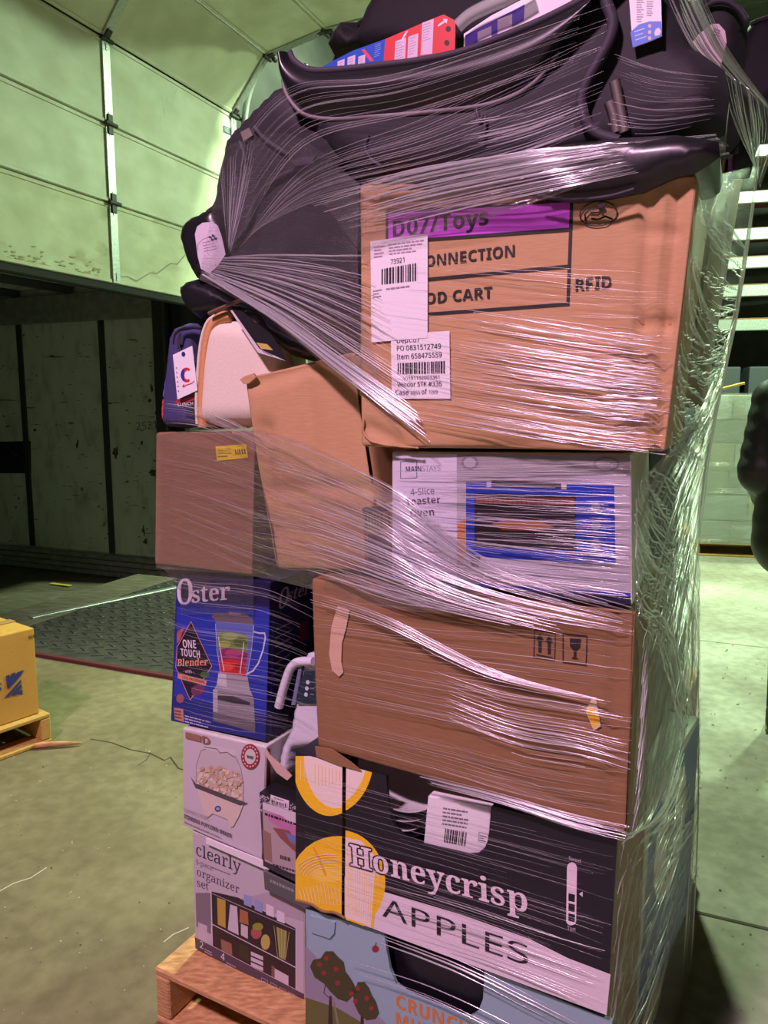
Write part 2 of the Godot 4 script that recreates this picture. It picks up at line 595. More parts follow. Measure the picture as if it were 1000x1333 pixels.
# ---------------------------------------------------------------- flat print on a face
class Pr extends MB:
	var host
	var p0: Vector3
	var nrm: Vector3
	var lift := 0.0007
	var carton = null
	func at(p) -> Vector3:
		return host.on_plane(p[0], p[1], p0, nrm)
	func step() -> float:
		return 0.0001 if carton != null and carton.amp > 0.0 else 0.000015
	func up_of(dir: Vector3) -> Vector3:
		return nrm.cross(dir).normalized()
	func emit(a: Vector3, b: Vector3, c: Vector3, depth := 0):
		if carton != null and carton.amp > 0.0 and depth < 10:
			var la := (b - c).length()
			var lb := (c - a).length()
			var lc := (a - b).length()
			var m := maxf(la, maxf(lb, lc))
			if m > 0.02:
				if m == la:
					var k := (b + c) / 2
					emit(a, b, k, depth + 1); emit(a, k, c, depth + 1)
				elif m == lb:
					var k := (a + c) / 2
					emit(a, b, k, depth + 1); emit(k, b, c, depth + 1)
				else:
					var k := (a + b) / 2
					emit(a, k, c, depth + 1); emit(k, b, c, depth + 1)
				return
			a += nrm * carton.dent(a); b += nrm * carton.dent(b); c += nrm * carton.dent(c)
		var o := nrm * lift
		tri_n(a + o, b + o, c + o, nrm, nrm, nrm)
	func world_poly(pts: Array, color: Color):
		paint(color)
		lift += step()
		var o: Vector3 = pts[0]
		var ex := Vector3.UP.cross(nrm).normalized()
		var ey := nrm.cross(ex)
		var flat := PackedVector2Array()
		for p in pts:
			flat.append(Vector2((p - o).dot(ex), (p - o).dot(ey)))
		var ix := Geometry2D.triangulate_polygon(flat)
		for i in range(0, ix.size(), 3):
			emit(pts[ix[i]], pts[ix[i + 1]], pts[ix[i + 2]])
	func poly(pts: Array, color: Color):
		var w := []
		for p in pts:
			w.append(at(p))
		world_poly(w, color)
	func ring(pts: Array, width: float, color: Color):   # an outline of lines, width in metres
		for i in pts.size():
			line(pts[i], pts[(i + 1) % pts.size()], width, color)
	func line(a, b, width: float, color: Color):
		var p := at(a)
		var q := at(b)
		var d := (q - p).normalized()
		var s := up_of(d) * width / 2
		world_poly([p - d * width / 2 + s, q + d * width / 2 + s, q + d * width / 2 - s, p - d * width / 2 - s], color)
	func path(pts: Array, width: float, color: Color):
		for i in pts.size() - 1:
			line(pts[i], pts[i + 1], width, color)
	func oval(c, rx: float, ry: float, color: Color, rot := 0.0, k := 24, a0 := 0.0, a1 := TAU):
		var w := []
		for i in k:
			var a := a0 + (a1 - a0) * i / (k if a1 - a0 > 6.2 else k - 1)
			var x := cos(a) * rx
			var y := sin(a) * ry
			w.append([c[0] + x * cos(rot) - y * sin(rot), c[1] + x * sin(rot) + y * cos(rot)])
		poly(w, color)
	func blotch(c, rx: float, ry: float, color: Color, rg: RandomNumberGenerator):
		var w := []
		var k := 13
		for i in k:
			var a := TAU * i / k
			var f := rg.randf_range(0.45, 1.15)
			w.append([c[0] + cos(a) * rx * f, c[1] + sin(a) * ry * f])
		poly(w, color)
	func text(s: String, l, r, cap: float, color: Color, font := "sans", slant := 0.0):
		# from pixel l to pixel r along the baseline, capitals cap pixels high
		var a := at(l)
		var b := at(r)
		var dir := (b - a).normalized()
		var up := up_of(dir)
		if up.y < -0.3:
			up = -up
		var m := [(l[0] + r[0]) / 2.0, (l[1] + r[1]) / 2.0]
		var size: float = (at([m[0], m[1] - cap]) - at(m)).length()
		lay(s, a, dir, up, (b - a).length(), size, color, font, slant)
	func lay(s: String, a: Vector3, dir: Vector3, up: Vector3, width: float, size: float, color: Color, font := "sans", slant := 0.0):
		paint(color)
		lift += step()
		var g = host.glyphs(s, font)
		var sx: float = width / g.w
		var sy: float = size / g.cap
		var t: PackedVector2Array = g.t
		for i in range(0, t.size(), 3):
			var w := []
			for j in 3:
				var q := t[i + j]
				w.append(a + dir * ((q.x - g.x) * sx + q.y * sy * slant) + up * (q.y * sy))
			emit(w[0], w[1], w[2])
	func bars(tl, tr, br, bl, color: Color, k := 30, sd := 1):
		var rg := RandomNumberGenerator.new()
		rg.seed = sd
		var x := 0.0
		var a := at(tl)
		var b := at(tr)
		var c := at(br)
		var d := at(bl)
		while x < 1.0:
			var w := rg.randf_range(0.35, 1.3) / k
			world_poly([a.lerp(b, x), a.lerp(b, minf(x + w, 1)), d.lerp(c, minf(x + w, 1)), d.lerp(c, x)], color)
			lift -= step()
			x += w + rg.randf_range(0.35, 1.1) / k
	func greek(tl, tr, bl, rows: int, color: Color, sd := 1, fill := 0.55):
		# rows of print too small to read
		var rg := RandomNumberGenerator.new()
		rg.seed = sd
		var a := at(tl)
		var b := at(tr) - a
		var d := at(bl) - a
		for i in rows:
			var x := 0.0
			var end := rg.randf_range(0.6, 1.0)
			while x < end:
				var w := minf(rg.randf_range(0.05, 0.16), end - x)
				var y0 := (i + 0.2) / rows
				var y1 := y0 + fill * 0.7 / rows
				world_poly([a + b * x + d * y0, a + b * (x + w) + d * y0, a + b * (x + w) + d * y1, a + b * x + d * y1], color)
				lift -= step()
				x += w + 0.025

func printer(p0: Vector3, nrm: Vector3, c = null) -> Pr:
	var p := Pr.new()
	p.host = self
	p.p0 = p0
	p.nrm = nrm
	p.carton = c
	return p

func glyphs(s: String, font: String) -> Dictionary:
	var key := font + "|" + s
	if glyph_cache.has(key):
		return glyph_cache[key]
	var f := SystemFont.new()
	f.font_names = PackedStringArray(["Droid Serif" if font.begins_with("serif") else "Droid Sans Mono" if font == "mono" else "Droid Sans"])
	f.font_weight = 700 if font.ends_with("bold") else 400
	var tm := TextMesh.new()
	tm.font = f
	tm.text = s
	tm.font_size = 48
	tm.pixel_size = 0.01
	tm.depth = 0.0
	tm.curve_step = 2.0
	tm.horizontal_alignment = HORIZONTAL_ALIGNMENT_LEFT
	tm.vertical_alignment = VERTICAL_ALIGNMENT_BOTTOM
	var arr := tm.get_mesh_arrays()
	var out := PackedVector2Array()
	var vs: PackedVector3Array = arr[Mesh.ARRAY_VERTEX]
	var nr: PackedVector3Array = arr[Mesh.ARRAY_NORMAL]
	var ix: PackedInt32Array = arr[Mesh.ARRAY_INDEX] if arr[Mesh.ARRAY_INDEX] != null and arr[Mesh.ARRAY_INDEX].size() else PackedInt32Array(range(vs.size()))
	for i in range(0, ix.size(), 3):
		if nr.size() and nr[ix[i]].z < 0.5:
			continue
		for j in 3:
			out.append(Vector2(vs[ix[i + j]].x, vs[ix[i + j]].y))
	var lo := Vector2(1e9, 1e9)
	var hi := -lo
	for p in out:
		lo = lo.min(p)
		hi = hi.max(p)
	var d := {"t": out, "x": lo.x, "w": maxf(hi.x - lo.x, 1e-4), "cap": 0.343, "y": lo.y, "top": hi.y}
	# the baseline: measured once per font from a capital H
	if s != "H":
		var h := glyphs("H", font)
		d.cap = h.top - h.y
		for i in d.t.size():
			d.t[i].y -= h.y
	glyph_cache[key] = d
	return d

# ---------------------------------------------------------------- the place
func _ready():
	rng.seed = 7
	noise.seed = 4
	noise.frequency = 0.01
	noise.fractal_octaves = 2
	var cam := Camera3D.new()
	cam.position = CAM
	cam.rotation.x = -PITCH
	cam.fov = rad_to_deg(2.0 * atan(0.6665))
	cam.near = 0.05
	cam.far = 200.0
	add_child(cam)
	cam.current = true
	var we := WorldEnvironment.new()
	var env := Environment.new()
	env.background_mode = Environment.BG_COLOR
	env.background_color = Color(0, 0, 0)
	env.tonemap_mode = Environment.TONE_MAPPER_LINEAR
	env.tonemap_exposure = 1.0
	env.sdfgi_enabled = true
	env.ssao_enabled = true
	env.ssil_enabled = true
	we.environment = env
	add_child(we)
	make_materials()
	high_bay_light(Vector3(-1.55, 4.5, 1.0), Color(1.0, 0.79, 0.93), 36.0, 62.0, "round high-bay lamp with a pink-white glow hung above the camera side of the dock")
	high_bay_light(Vector3(1.38, 5.7, -6.0), Color(0.87, 1.0, 0.80), 72.0, 86.0, "round high-bay lamp with a green glow hung above the far wrapped pallet")
	high_bay_light(Vector3(5.1, 5.5, -7.4), Color(0.85, 1.0, 0.79), 84.0, 86.0, "round high-bay lamp with a green glow hung above the storage rack side of the floor")
	build_shell()
	build_door()
	build_trailer()
	build_leveler()
	build_load()
	build_soft_goods()
	build_background()
	build_person()
	build_film()

func high_bay_light(at: Vector3, color: Color, energy: float, cone: float, label: String):
	var t := thing("high_bay_lamp", label, "lamp", at, "high-bay lamps under the ceiling")
	var h := MB.new()
	h.lathe(at, Vector3.UP, [[0.02, 0.34], [0.07, 0.33], [0.09, 0.2], [0.12, 0.18], [0.23, 0.03], [0.24, 0.0], [0.225, 0.0], [0.1, 0.15], [0.02, 0.16]], 28)
	put(t, "housing", h, M.steel)
	var l := MB.new()
	l.lathe(at, Vector3.UP, [[0.001, 0.02], [0.21, 0.02], [0.215, 0.012], [0.21, 0.006], [0.001, 0.004]], 28)
	var lm := mat(color, 0.4)
	lm.emission_enabled = true
	lm.emission = color
	lm.emission_energy_multiplier = 6.0
	put(t, "lamp_lens", l, lm)
	var k := MB.new()
	k.tube([at + Vector3(0, 0.33, 0), at + Vector3(0, 0.45, 0), Vector3(at.x, 6.5, at.z)], 0.008, 6)
	put(t, "hook", k, M.dark_steel)
	var s := SpotLight3D.new()
	s.light_color = color
	s.light_energy = energy
	s.light_size = 0.2
	s.spot_angle = cone
	s.spot_angle_attenuation = 0.35
	s.spot_range = 40.0
	s.spot_attenuation = 2.0
	s.shadow_enabled = true
	t.add_child(s)
	s.position = Vector3(0, -0.03, 0)
	s.rotation.x = -PI / 2

func build_shell():
	# floor of cast slabs with open joints, laid square to the dock wall
	var fl := setting("floor")
	var bed := MB.new()
	bed.cbox(D(-3, -0.16, 9.0), E1 * 9.6, Vector3(0, 0.05, 0), E2 * 15.0, 0.001)
	put(fl, "slab_bed", bed, M.rubber)
	var jt := P0 - E2 * 0.0
	var e_at := [-0.1]
	var joint := (on_y(955, 1199, 0.0) - P0)      # the near joint
	var far_joint := (on_y(950, 838, 0.0) - P0)
	var ts := [-(far_joint.dot(E2)) - 6.0, -(far_joint.dot(E2)), -(joint.dot(E2)), -(joint.dot(E2)) + 3.2, -(joint.dot(E2)) + 8.0, -18.0]
	ts.sort()
	var es := [2.6, 7.4, 12.2, 18.4]
	var dk := MB.new()
	dk.cbox(D((ts[0] + ts[ts.size() - 1]) / 2, -0.055, 1.275), E1 * 1.321, Vector3(0, 0.055, 0), E2 * ((ts[ts.size() - 1] - ts[0]) / 2), 0.004)
	put(fl, "slab", dk, M.concrete)
	var g := 0.004
	for i in ts.size() - 1:
		for j in es.size() - 1:
			var s := MB.new()
			var hole := false
			s.cbox(D((ts[i] + ts[i + 1]) / 2, -0.055, (es[j] + es[j + 1]) / 2), E1 * ((es[j + 1] - es[j]) / 2 - g), Vector3(0, 0.055, 0), E2 * ((ts[i + 1] - ts[i]) / 2 - g), 0.004)
			put(fl, "slab", s, M.concrete_pale)
	var cr := printer(Vector3(0, 0, 0), Vector3.UP)
	cr.lift = 0.0006
	cr.path([[118, 962], [146, 967], [170, 976], [196, 981], [214, 990], [222, 986], [232, 1000], [250, 1006]], 0.006, S(58, 54, 46))
	cr.path([[196, 981], [190, 990], [180, 996]], 0.004, S(70, 66, 56))
	cr.path([[60, 1130], [40, 1143], [18, 1150], [0, 1160]], 0.004, S(196, 190, 174))
	cr.path([[245, 1208], [225, 1217], [214, 1226]], 0.004, S(196, 190, 174))
	for i in 60:
		var p := [rng.randf_range(0, 235), rng.randf_range(960, 1320)]
		cr.oval(p, rng.randf_range(0.6, 1.6), rng.randf_range(0.4, 1.0), S(170, 160, 140) if i % 2 else S(66, 60, 50), 0, 7)
	for i in 60:
		var p := [rng.randf_range(905, 1000), rng.randf_range(780, 1320)]
		cr.oval(p, rng.randf_range(0.6, 2.2), rng.randf_range(0.3, 0.9), S(80, 84, 66), rng.randf_range(-0.5, 0.5), 7)
	put(fl, "crack", cr, M.print)
	# walls and ceiling
	var wl := setting("wall_left")
	for b in [[-8.0, 0.03, 0.0, 6.5], [2.97, 12.0, 0.0, 6.5], [0.03, 2.97, 3.0, 6.5]]:
		var w := MB.new()
		w.cbox(D((b[0] + b[1]) / 2, (b[2] + b[3]) / 2, -0.2), E1 * 0.11, Vector3(0, (b[3] - b[2]) / 2, 0), E2 * ((b[1] - b[0]) / 2), 0.004)
		put(wl, "wall_panel", w, M.wall)
	for x in [["wall_back", D(-8.2, 3.25, 8.9), E1 * 9.3, E2 * 0.1], ["wall_front", D(12.1, 3.25, 8.9), E1 * 9.3, E2 * 0.1], ["wall_right", D(2.0, 3.25, 18.3), E1 * 0.1, E2 * 10.4]]:
		var w := MB.new()
		w.cbox(x[1], x[2], Vector3(0, 3.25, 0), x[3], 0.004)
		var o := put(self, x[0], w, M.wall)
		o.set_meta("kind", "structure")
	var ce := setting("ceiling")
	var c := MB.new()
	c.cbox(D(2.0, 6.62, 8.9), E1 * 9.4, Vector3(0, 0.08, 0), E2 * 10.4, 0.004)
	put(ce, "deck", c, M.ceiling)
	for i in 22:
		var r := MB.new()
		r.cbox(D(-8.0 + i * 0.92, 6.52, 8.9), E1 * 9.2, Vector3(0, 0.022, 0), E2 * 0.03, 0.006)
		put(ce, "deck_rib", r, M.ceiling)
	for i in 5:
		var r := MB.new()
		r.cbox(D(2.0, 6.35, 1.2 + i * 3.6), E1 * 0.08, Vector3(0, 0.15, 0), E2 * 10.2, 0.006)
		put(ce, "beam", r, M.ceiling)

func build_door():
	var dr := setting("door_1")
	# profile of the raised door seen from its edge: upright, then bending back under the ceiling (e, y)
	var prof := [Vector2(0, 2.19), Vector2(0, 2.695), Vector2(0, 3.175), Vector2(0, 3.69), Vector2(0.325, 4.08), Vector2(0.83, 4.17), Vector2(1.36, 4.19), Vector2(1.90, 4.20)]
	for i in prof.size() - 1:
		var a: Vector2 = prof[i]
		var b: Vector2 = prof[i + 1]
		var dir := (b - a).normalized()
		var inn := Vector2(dir.y, -dir.x)       # towards the room
		var up3 := (E1 * dir.x + Vector3.UP * dir.y)
		var in3 := (E1 * inn.x + Vector3.UP * inn.y)
		var mid := D(1.5, (a.y + b.y) / 2, (a.x + b.x) / 2)
		var half := (b - a).length() / 2
		var s := MB.new()
		s.cbox(mid - in3 * 0.025, up3 * (half - 0.004), in3 * 0.022, E2 * 1.5, 0.006)
		var sec := put(dr, "section", s, M.door_dirty if i == 0 else M.door)
		# turned lips along the top and bottom of the section
		for e in [-1.0, 1.0]:
			var l := MB.new()
			l.cbox(mid + up3 * (e * (half - 0.018)) - in3 * 0.001, up3 * 0.011, in3 * 0.005, E2 * 1.5, 0.003)
			put(sec, "lip", l, M.door_dirty if i == 0 else M.door)
		for t in [0.035, 1.45, 2.965]:
			var st := MB.new()
			var w := 0.035
			st.cbox(mid - E2 * (t - 1.5) + in3 * 0.004, up3 * (half - 0.006), in3 * 0.007, E2 * w, 0.003)
			for k in 6:
				st.cbox(mid - E2 * (t - 1.5) + up3 * (half * (-0.88 + 0.07 * (k % 3) + (1.62 if k > 2 else 0.0))) + in3 * 0.012, up3 * 0.008, in3 * 0.003, E2 * 0.008, 0.002)
			put(sec, "stile", st, M.steel)
		if i > 0:
			for t in [0.035, 1.45, 2.965]:
				var h := MB.new()
				var hp := D(t, a.y, a.x) + in3 * 0.016
				h.cbox(hp, up3 * 0.06, in3 * 0.006, E2 * 0.022, 0.003)
				h.tube([hp - E2 * 0.05 + in3 * 0.008, hp + in3 * 0.008, hp + E2 * 0.05 + in3 * 0.008], 0.014, 8)
				put(dr, "hinge", h, M.dark_steel)
	var seal := MB.new()
	seal.cbox(D(1.5, 2.165, -0.025), E1 * 0.03, Vector3(0, 0.024, 0), E2 * 1.5, 0.008)
	put(dr, "bottom_seal", seal, M.rubber)
	# the rails that carry the rollers
	for t in [-0.06, 3.06]:
		var tr := MB.new()
		var pts := []
		for q in [Vector2(0.03, 0.05), Vector2(0.03, 1.6), Vector2(0.03, 3.1), Vector2(0.04, 3.6), Vector2(0.12, 3.92), Vector2(0.32, 4.16), Vector2(0.62, 4.28), Vector2(1.0, 4.33), Vector2(2.4, 4.36)]:
			pts.append(D(t, q.y, q.x))
		tr.tube(catmull(pts, 48), 0.026, 8)
		put(dr, "track", tr, M.steel)
		for e in [0.9, 1.9]:
			var hg := MB.new()
			hg.tube([D(t, 4.33, e), D(t, 5.4, e), D(t, 6.5, e)], 0.014, 6)
			put(dr, "hanger", hg, M.dark_steel)
		for q in prof:
			var ro := MB.new()
			ro.lathe(D(t + (0.02 if t < 1 else -0.02), q.y, q.x + 0.02), E2, [[0.001, -0.02], [0.024, -0.02], [0.024, 0.02], [0.001, 0.02]], 12)
			put(dr, "roller", ro, M.dark_steel)
	var p := printer(D(0, 0, 0), E1)
	p.lift = 0.0006
	p.poly([[291, 163], [300, 167], [300, 176], [291, 172]], S(70, 76, 96))
	p.greek([292, 165], [299, 168], [292, 171], 3, S(180, 184, 190), 3)
	put(dr, "maker_plate", p, M.print)
	var cr := printer(D(0, 0, 0), E1)
	cr.lift = 0.0008
	cr.path([[150, 361], [166, 360], [178, 366], [196, 355], [205, 356], [222, 343], [231, 344], [241, 332]], 0.006, S(140, 140, 116))
	for i in 46:
		var x := rng.randf_range(0, 130)
		var y := 334 + x * 0.2 - rng.randf() * rng.randf() * 26
		cr.oval([x, y], rng.randf_range(1, 5), rng.randf_range(0.5, 1.5), S(166, 150, 110), 0.2, 9)
	for i in 22:
		cr.path([[200 + rng.randf_range(0, 40), 90 + rng.randf_range(0, 110)], [204 + rng.randf_range(0, 40), 96 + rng.randf_range(0, 110)]].slice(0, 1) + [[212 + rng.randf_range(-3, 20), 150 + rng.randf_range(-20, 20)]], 0.0012, S(226, 228, 216))
	put(dr, "scuff", cr, M.print)
	# foam dock pads either side of the opening
	for x in [[0.16, "black foam dock pad upright at the trailer edge behind the wrapped load"], [2.84, "black foam dock pad upright at the trailer edge beside the gold cartons"]]:
		var pd := MB.new()
		pd.cbox(D(x[0], 1.55, -0.40), E1 * 0.075, Vector3(0, 1.55, 0), E2 * 0.16, 0.03)
		single("dock_pad", pd, M.rubber, x[1], "dock pad", D(x[0], 0, -0.40), "foam dock pads at the opening")

func build_trailer():
	var t := thing("truck_trailer", "open dark truck trailer docked behind the raised door, scuffed grey lining", "trailer", D(1.5, -0.12, -4.5))
	var far_t := 0.30
	var fl := MB.new()
	fl.cbox(D(1.5, -0.17, -6.7), E1 * 6.2, Vector3(0, 0.05, 0), E2 * 1.26, 0.004)
	put(t, "floor_deck", fl, M.trailer_floor)
	var edges := [-0.62, -1.2, -2.15, -3.1, -4.05, -5.0, -5.95, -6.9, -7.85, -8.8, -9.75, -12.8]
	for side in 2:
		var tt := far_t if side == 0 else 2.7
		var inn := -1.0 if side == 0 else 1.0     # E2 points away, so the far wall faces -E2
		for i in edges.size() - 1:
			var w := MB.new()
			var a: float = edges[i]
			var b: float = edges[i + 1]
			w.cbox(D(tt, 1.11, (a + b) / 2) - E2 * (0.01 * inn), E1 * (absf(a - b) / 2 - 0.012), Vector3(0, 1.01, 0), E2 * 0.01, 0.002)
			put(t, "lining_panel", w, M.trailer_wall)
			if i > 0:
				var po := MB.new()
				po.cbox(D(tt, 1.11, a) + E2 * (0.004 * inn), E1 * 0.032, Vector3(0, 1.01, 0), E2 * 0.008, 0.003)
				put(t, "post", po, M.dark_steel)
		var k := MB.new()
		for j in 4:
			k.cbox(D(tt, -0.09 + j * 0.05, -6.7) + E2 * 0.006 * inn, E1 * 6.1, Vector3(0, 0.022, 0), E2 * 0.012, 0.006)
		put(t, "kick_plate", k, M.trailer_dark)
		var r := MB.new()
		r.cbox(D(tt, 2.24, -6.7) + E2 * 0.01 * inn, E1 * 6.1, Vector3(0, 0.12, 0), E2 * 0.02, 0.01)
		put(t, "top_rail", r, M.trailer_dark)
		var ow := MB.new()
		ow.cbox(D(tt, 1.1, -6.7) - E2 * 0.06 * inn, E1 * 6.15, Vector3(0, 1.32, 0), E2 * 0.03, 0.01)
		put(t, "side_skin", ow, M.trailer_wall)
		var fr := MB.new()
		fr.cbox(D(tt, 1.1, -0.56), E1 * 0.06, Vector3(0, 1.32, 0), E2 * 0.06, 0.01)
		put(t, "rear_frame_post", fr, M.dark_steel)
	var rf := MB.new()
	rf.cbox(D(1.5, 2.44, -6.7), E1 * 6.2, Vector3(0, 0.02, 0), E2 * 1.26, 0.004)
	put(t, "roof", rf, M.trailer_wall)
	for i in 14:
		var b := MB.new()
		b.cbox(D(1.5, 2.385, -0.9 - i * 0.62), E1 * 0.03, Vector3(0, 0.03, 0), E2 * 1.2, 0.008)
		put(t, "roof_bow", b, M.dark_steel)
	var nw := MB.new()
	nw.cbox(D(1.5, 1.1, -12.9), E1 * 0.04, Vector3(0, 1.32, 0), E2 * 1.26, 0.004)
	put(t, "nose_wall", nw, M.trailer_wall)
	# scuffs, the stencilled number and a dark patch on the far lining
	var p := printer(D(far_t, 0, 0), -E2)
	p.lift = 0.002
	p.text("2521", [178, 560], [204, 558], 10, S(92, 96, 98))
	p.poly([[0, 575], [40, 574], [41, 616], [0, 616]], S(20, 20, 22))
	for i in 260:
		var x := rng.randf_range(0, 212)
		if absf(x - 56) < 6 or absf(x - 159) < 6:
			continue
		var y := rng.randf_range(435, 705)
		var w := rng.randf_range(0.6, 7) * (3.0 if rng.randf() < 0.12 else 1.0)
		var h := rng.randf_range(0.5, 1.6) * (3.0 if rng.randf() < 0.12 else 1.0)
		p.blotch([x, y], w * 0.5, h * 0.6, S(112, 112, 110) if rng.randf() < 0.7 else S(78, 74, 70), rng)
	for q in [[208, 535, 6, 6], [198, 505, 2, 8], [151, 590, 4, 10], [101, 578, 2, 9], [185, 577, 2, 5], [196, 615, 8, 5], [205, 617, 4, 5], [72, 465, 17, 1.2], [10, 521, 14, 1], [28, 531, 22, 1], [188, 690, 1.5, 10], [190, 705, 3, 5], [140, 525, 9, 1]]:
		for m in 3:
			p.blotch([q[0] + rng.randf_range(-0.5, 0.5) * q[2], q[1] + rng.randf_range(-0.5, 0.5) * q[3]], q[2] * 0.6, q[3] * 0.6, S(72, 62, 52), rng)
	put(t, "scuff_marks", p, M.print)

func build_leveler():
	# steel dock plate let into the floor, raised treads on it
	var base := D(1.45, 0, 0.7)
	var t := thing("dock_leveler", "dark steel dock leveler plate with raised treads in front of the trailer", "dock leveler", base)
	var pl := MB.new()
	pl.cbox(D(1.5, 0.004, 0.95), E1 * 1.25, Vector3(0, 0.008, 0), E2 * 0.92, 0.003)
	put(t, "deck_plate", pl, M.tread)
	var tr := MB.new()
	for i in 30:
		for j in 24:
			var q := D(0.63 + i * 0.0585, 0.0135, -0.26 + j * 0.104 + (0.052 if i % 2 else 0.0))
			var d := (E1 + E2 * (0.5 if i % 2 else -0.5)).normalized() * 0.036
			tr.cbox(q, d, Vector3(0, 0.003, 0), Vector3.UP.cross(d.normalized()) * 0.009, 0.003)
	put(t, "tread", tr, M.tread).set_meta("kind", "stuff")
	var sk := MB.new()
	sk.cbox(D(2.435, 0.006, 0.95), E1 * 1.25, Vector3(0, 0.012, 0), E2 * 0.016, 0.003)
	put(t, "side_angle", sk, mat(S(92, 40, 44), 0.7))
	var lip := MB.new()
	lip.cbox(D(1.5, 0.008, -0.50), E1 * 0.19, Vector3(0, 0.008, 0), E2 * 0.92, 0.003)
	put(t, "lip", lip, M.trailer_floor)
	var ed := MB.new()
	var a := on_y(40, 804, 0.02)
	var b := on_y(232, 764, 0.02)
	var d := (b - a) / 2
	ed.cbox((a + b) / 2, d, Vector3(0, 0.006, 0), Vector3.UP.cross(d.normalized()) * 0.028, 0.003)
	put(t, "pale_strip", ed, M.steel)  # pale steel strip along the threshold
	# rubbish on the floor
	var r := MB.new()
	r.cbox(on_y(79, 761, -0.11), E1 * 0.11, Vector3(0, 0.004, 0), E2 * 0.02, 0.002)
	single("tape_strip", r, mat(S(206, 190, 70), 0.7), "short strip of yellow tape on the trailer floor", "tape", on_y(79, 761, -0.11))
	var sp := MB.new()
	var p := on_y(46, 971, 0.012)
	var q := on_y(106, 967, 0.012)
	sp.tube([p, p.lerp(q, 0.3) + Vector3(0, 0.004, 0), p.lerp(q, 0.75) + Vector3(0, 0.002, 0), q], [0.012, 0.012, 0.009, 0.003], 7)
	single("wood_splinter", sp, M.wood, "long pale wood splinter on the floor beside the gold box pallet", "splinter", p.lerp(q, 0.5) - Vector3(0, 0.012, 0))

# ---------------------------------------------------------------- the main pallet
func pallet(o: Vector3, w: Vector3, d: Vector3, label: String, wood: Material, group := "", seat := 0.14):
	# o: near left floor corner; w along its front, d into its depth
	var t := thing("wooden_pallet", label, "pallet", o + w / 2 + d / 2, group)
	var wn := w.normalized()
	var dn := d.normalized()
	for i in 3:
		var s := MB.new()
		var k: float = [0.022, 0.5, 0.978][i]
		s.cbox(o + w * k + d / 2 + Vector3(0, seat / 2, 0), wn * 0.021, Vector3(0, seat / 2 - 0.036 / 2 - 0.001, 0), d / 2 * 0.999, 0.004)
		put(t, "stringer", s, wood)
	var n := 7
	for i in n:
		var wd := 0.07 if i in [0, n - 1] else 0.05
		var k := (wd + (d.length() - 2 * wd) * i / (n - 1)) if i else wd
		k = lerpf(wd, d.length() - wd, float(i) / (n - 1))
		var b := MB.new()
		b.cbox(o + w / 2 + dn * k + Vector3(0, seat - 0.009, 0), w / 2, Vector3(0, 0.009, 0), dn * wd, 0.004)
		put(t, "deck_board", b, wood)
	for i in 3:
		var b := MB.new()
		b.cbox(o + w / 2 + dn * lerpf(0.05, d.length() - 0.05, i / 2.0) + Vector3(0, 0.009, 0), w / 2, Vector3(0, 0.009, 0), dn * 0.05, 0.004)
		put(t, "bottom_board", b, wood)
	return t

func box_thing(called: String, label: String, category: String, c: Carton, m: Material, r := 0.006, group := "", cell := 0.03) -> Node3D:
	var base := c.at(0.5, 1.0, 0.5)
	var t := thing(called, label, category, base, group)
	put(t, "body", carton(c, r, cell), m)
	return t

func side_printer(c: Carton) -> Pr:     # print on the right-hand side of a carton
	var n: Vector3 = (c.q[2] - c.q[1]).cross(c.dv).normalized()
	if n.dot(U) < 0:
		n = -n
	return printer(c.q[1], n)

func build_load():
	pallet(F(-1.01, 0, 0.0), U * 1.016, -N * 1.2, "worn wooden pallet under the shrink-wrapped mixed load", M.wood)
	toy_box()
	toaster_box()
	moving_box()
	apple_box()
	crunch_box()
	left_column()
	rear_boxes()

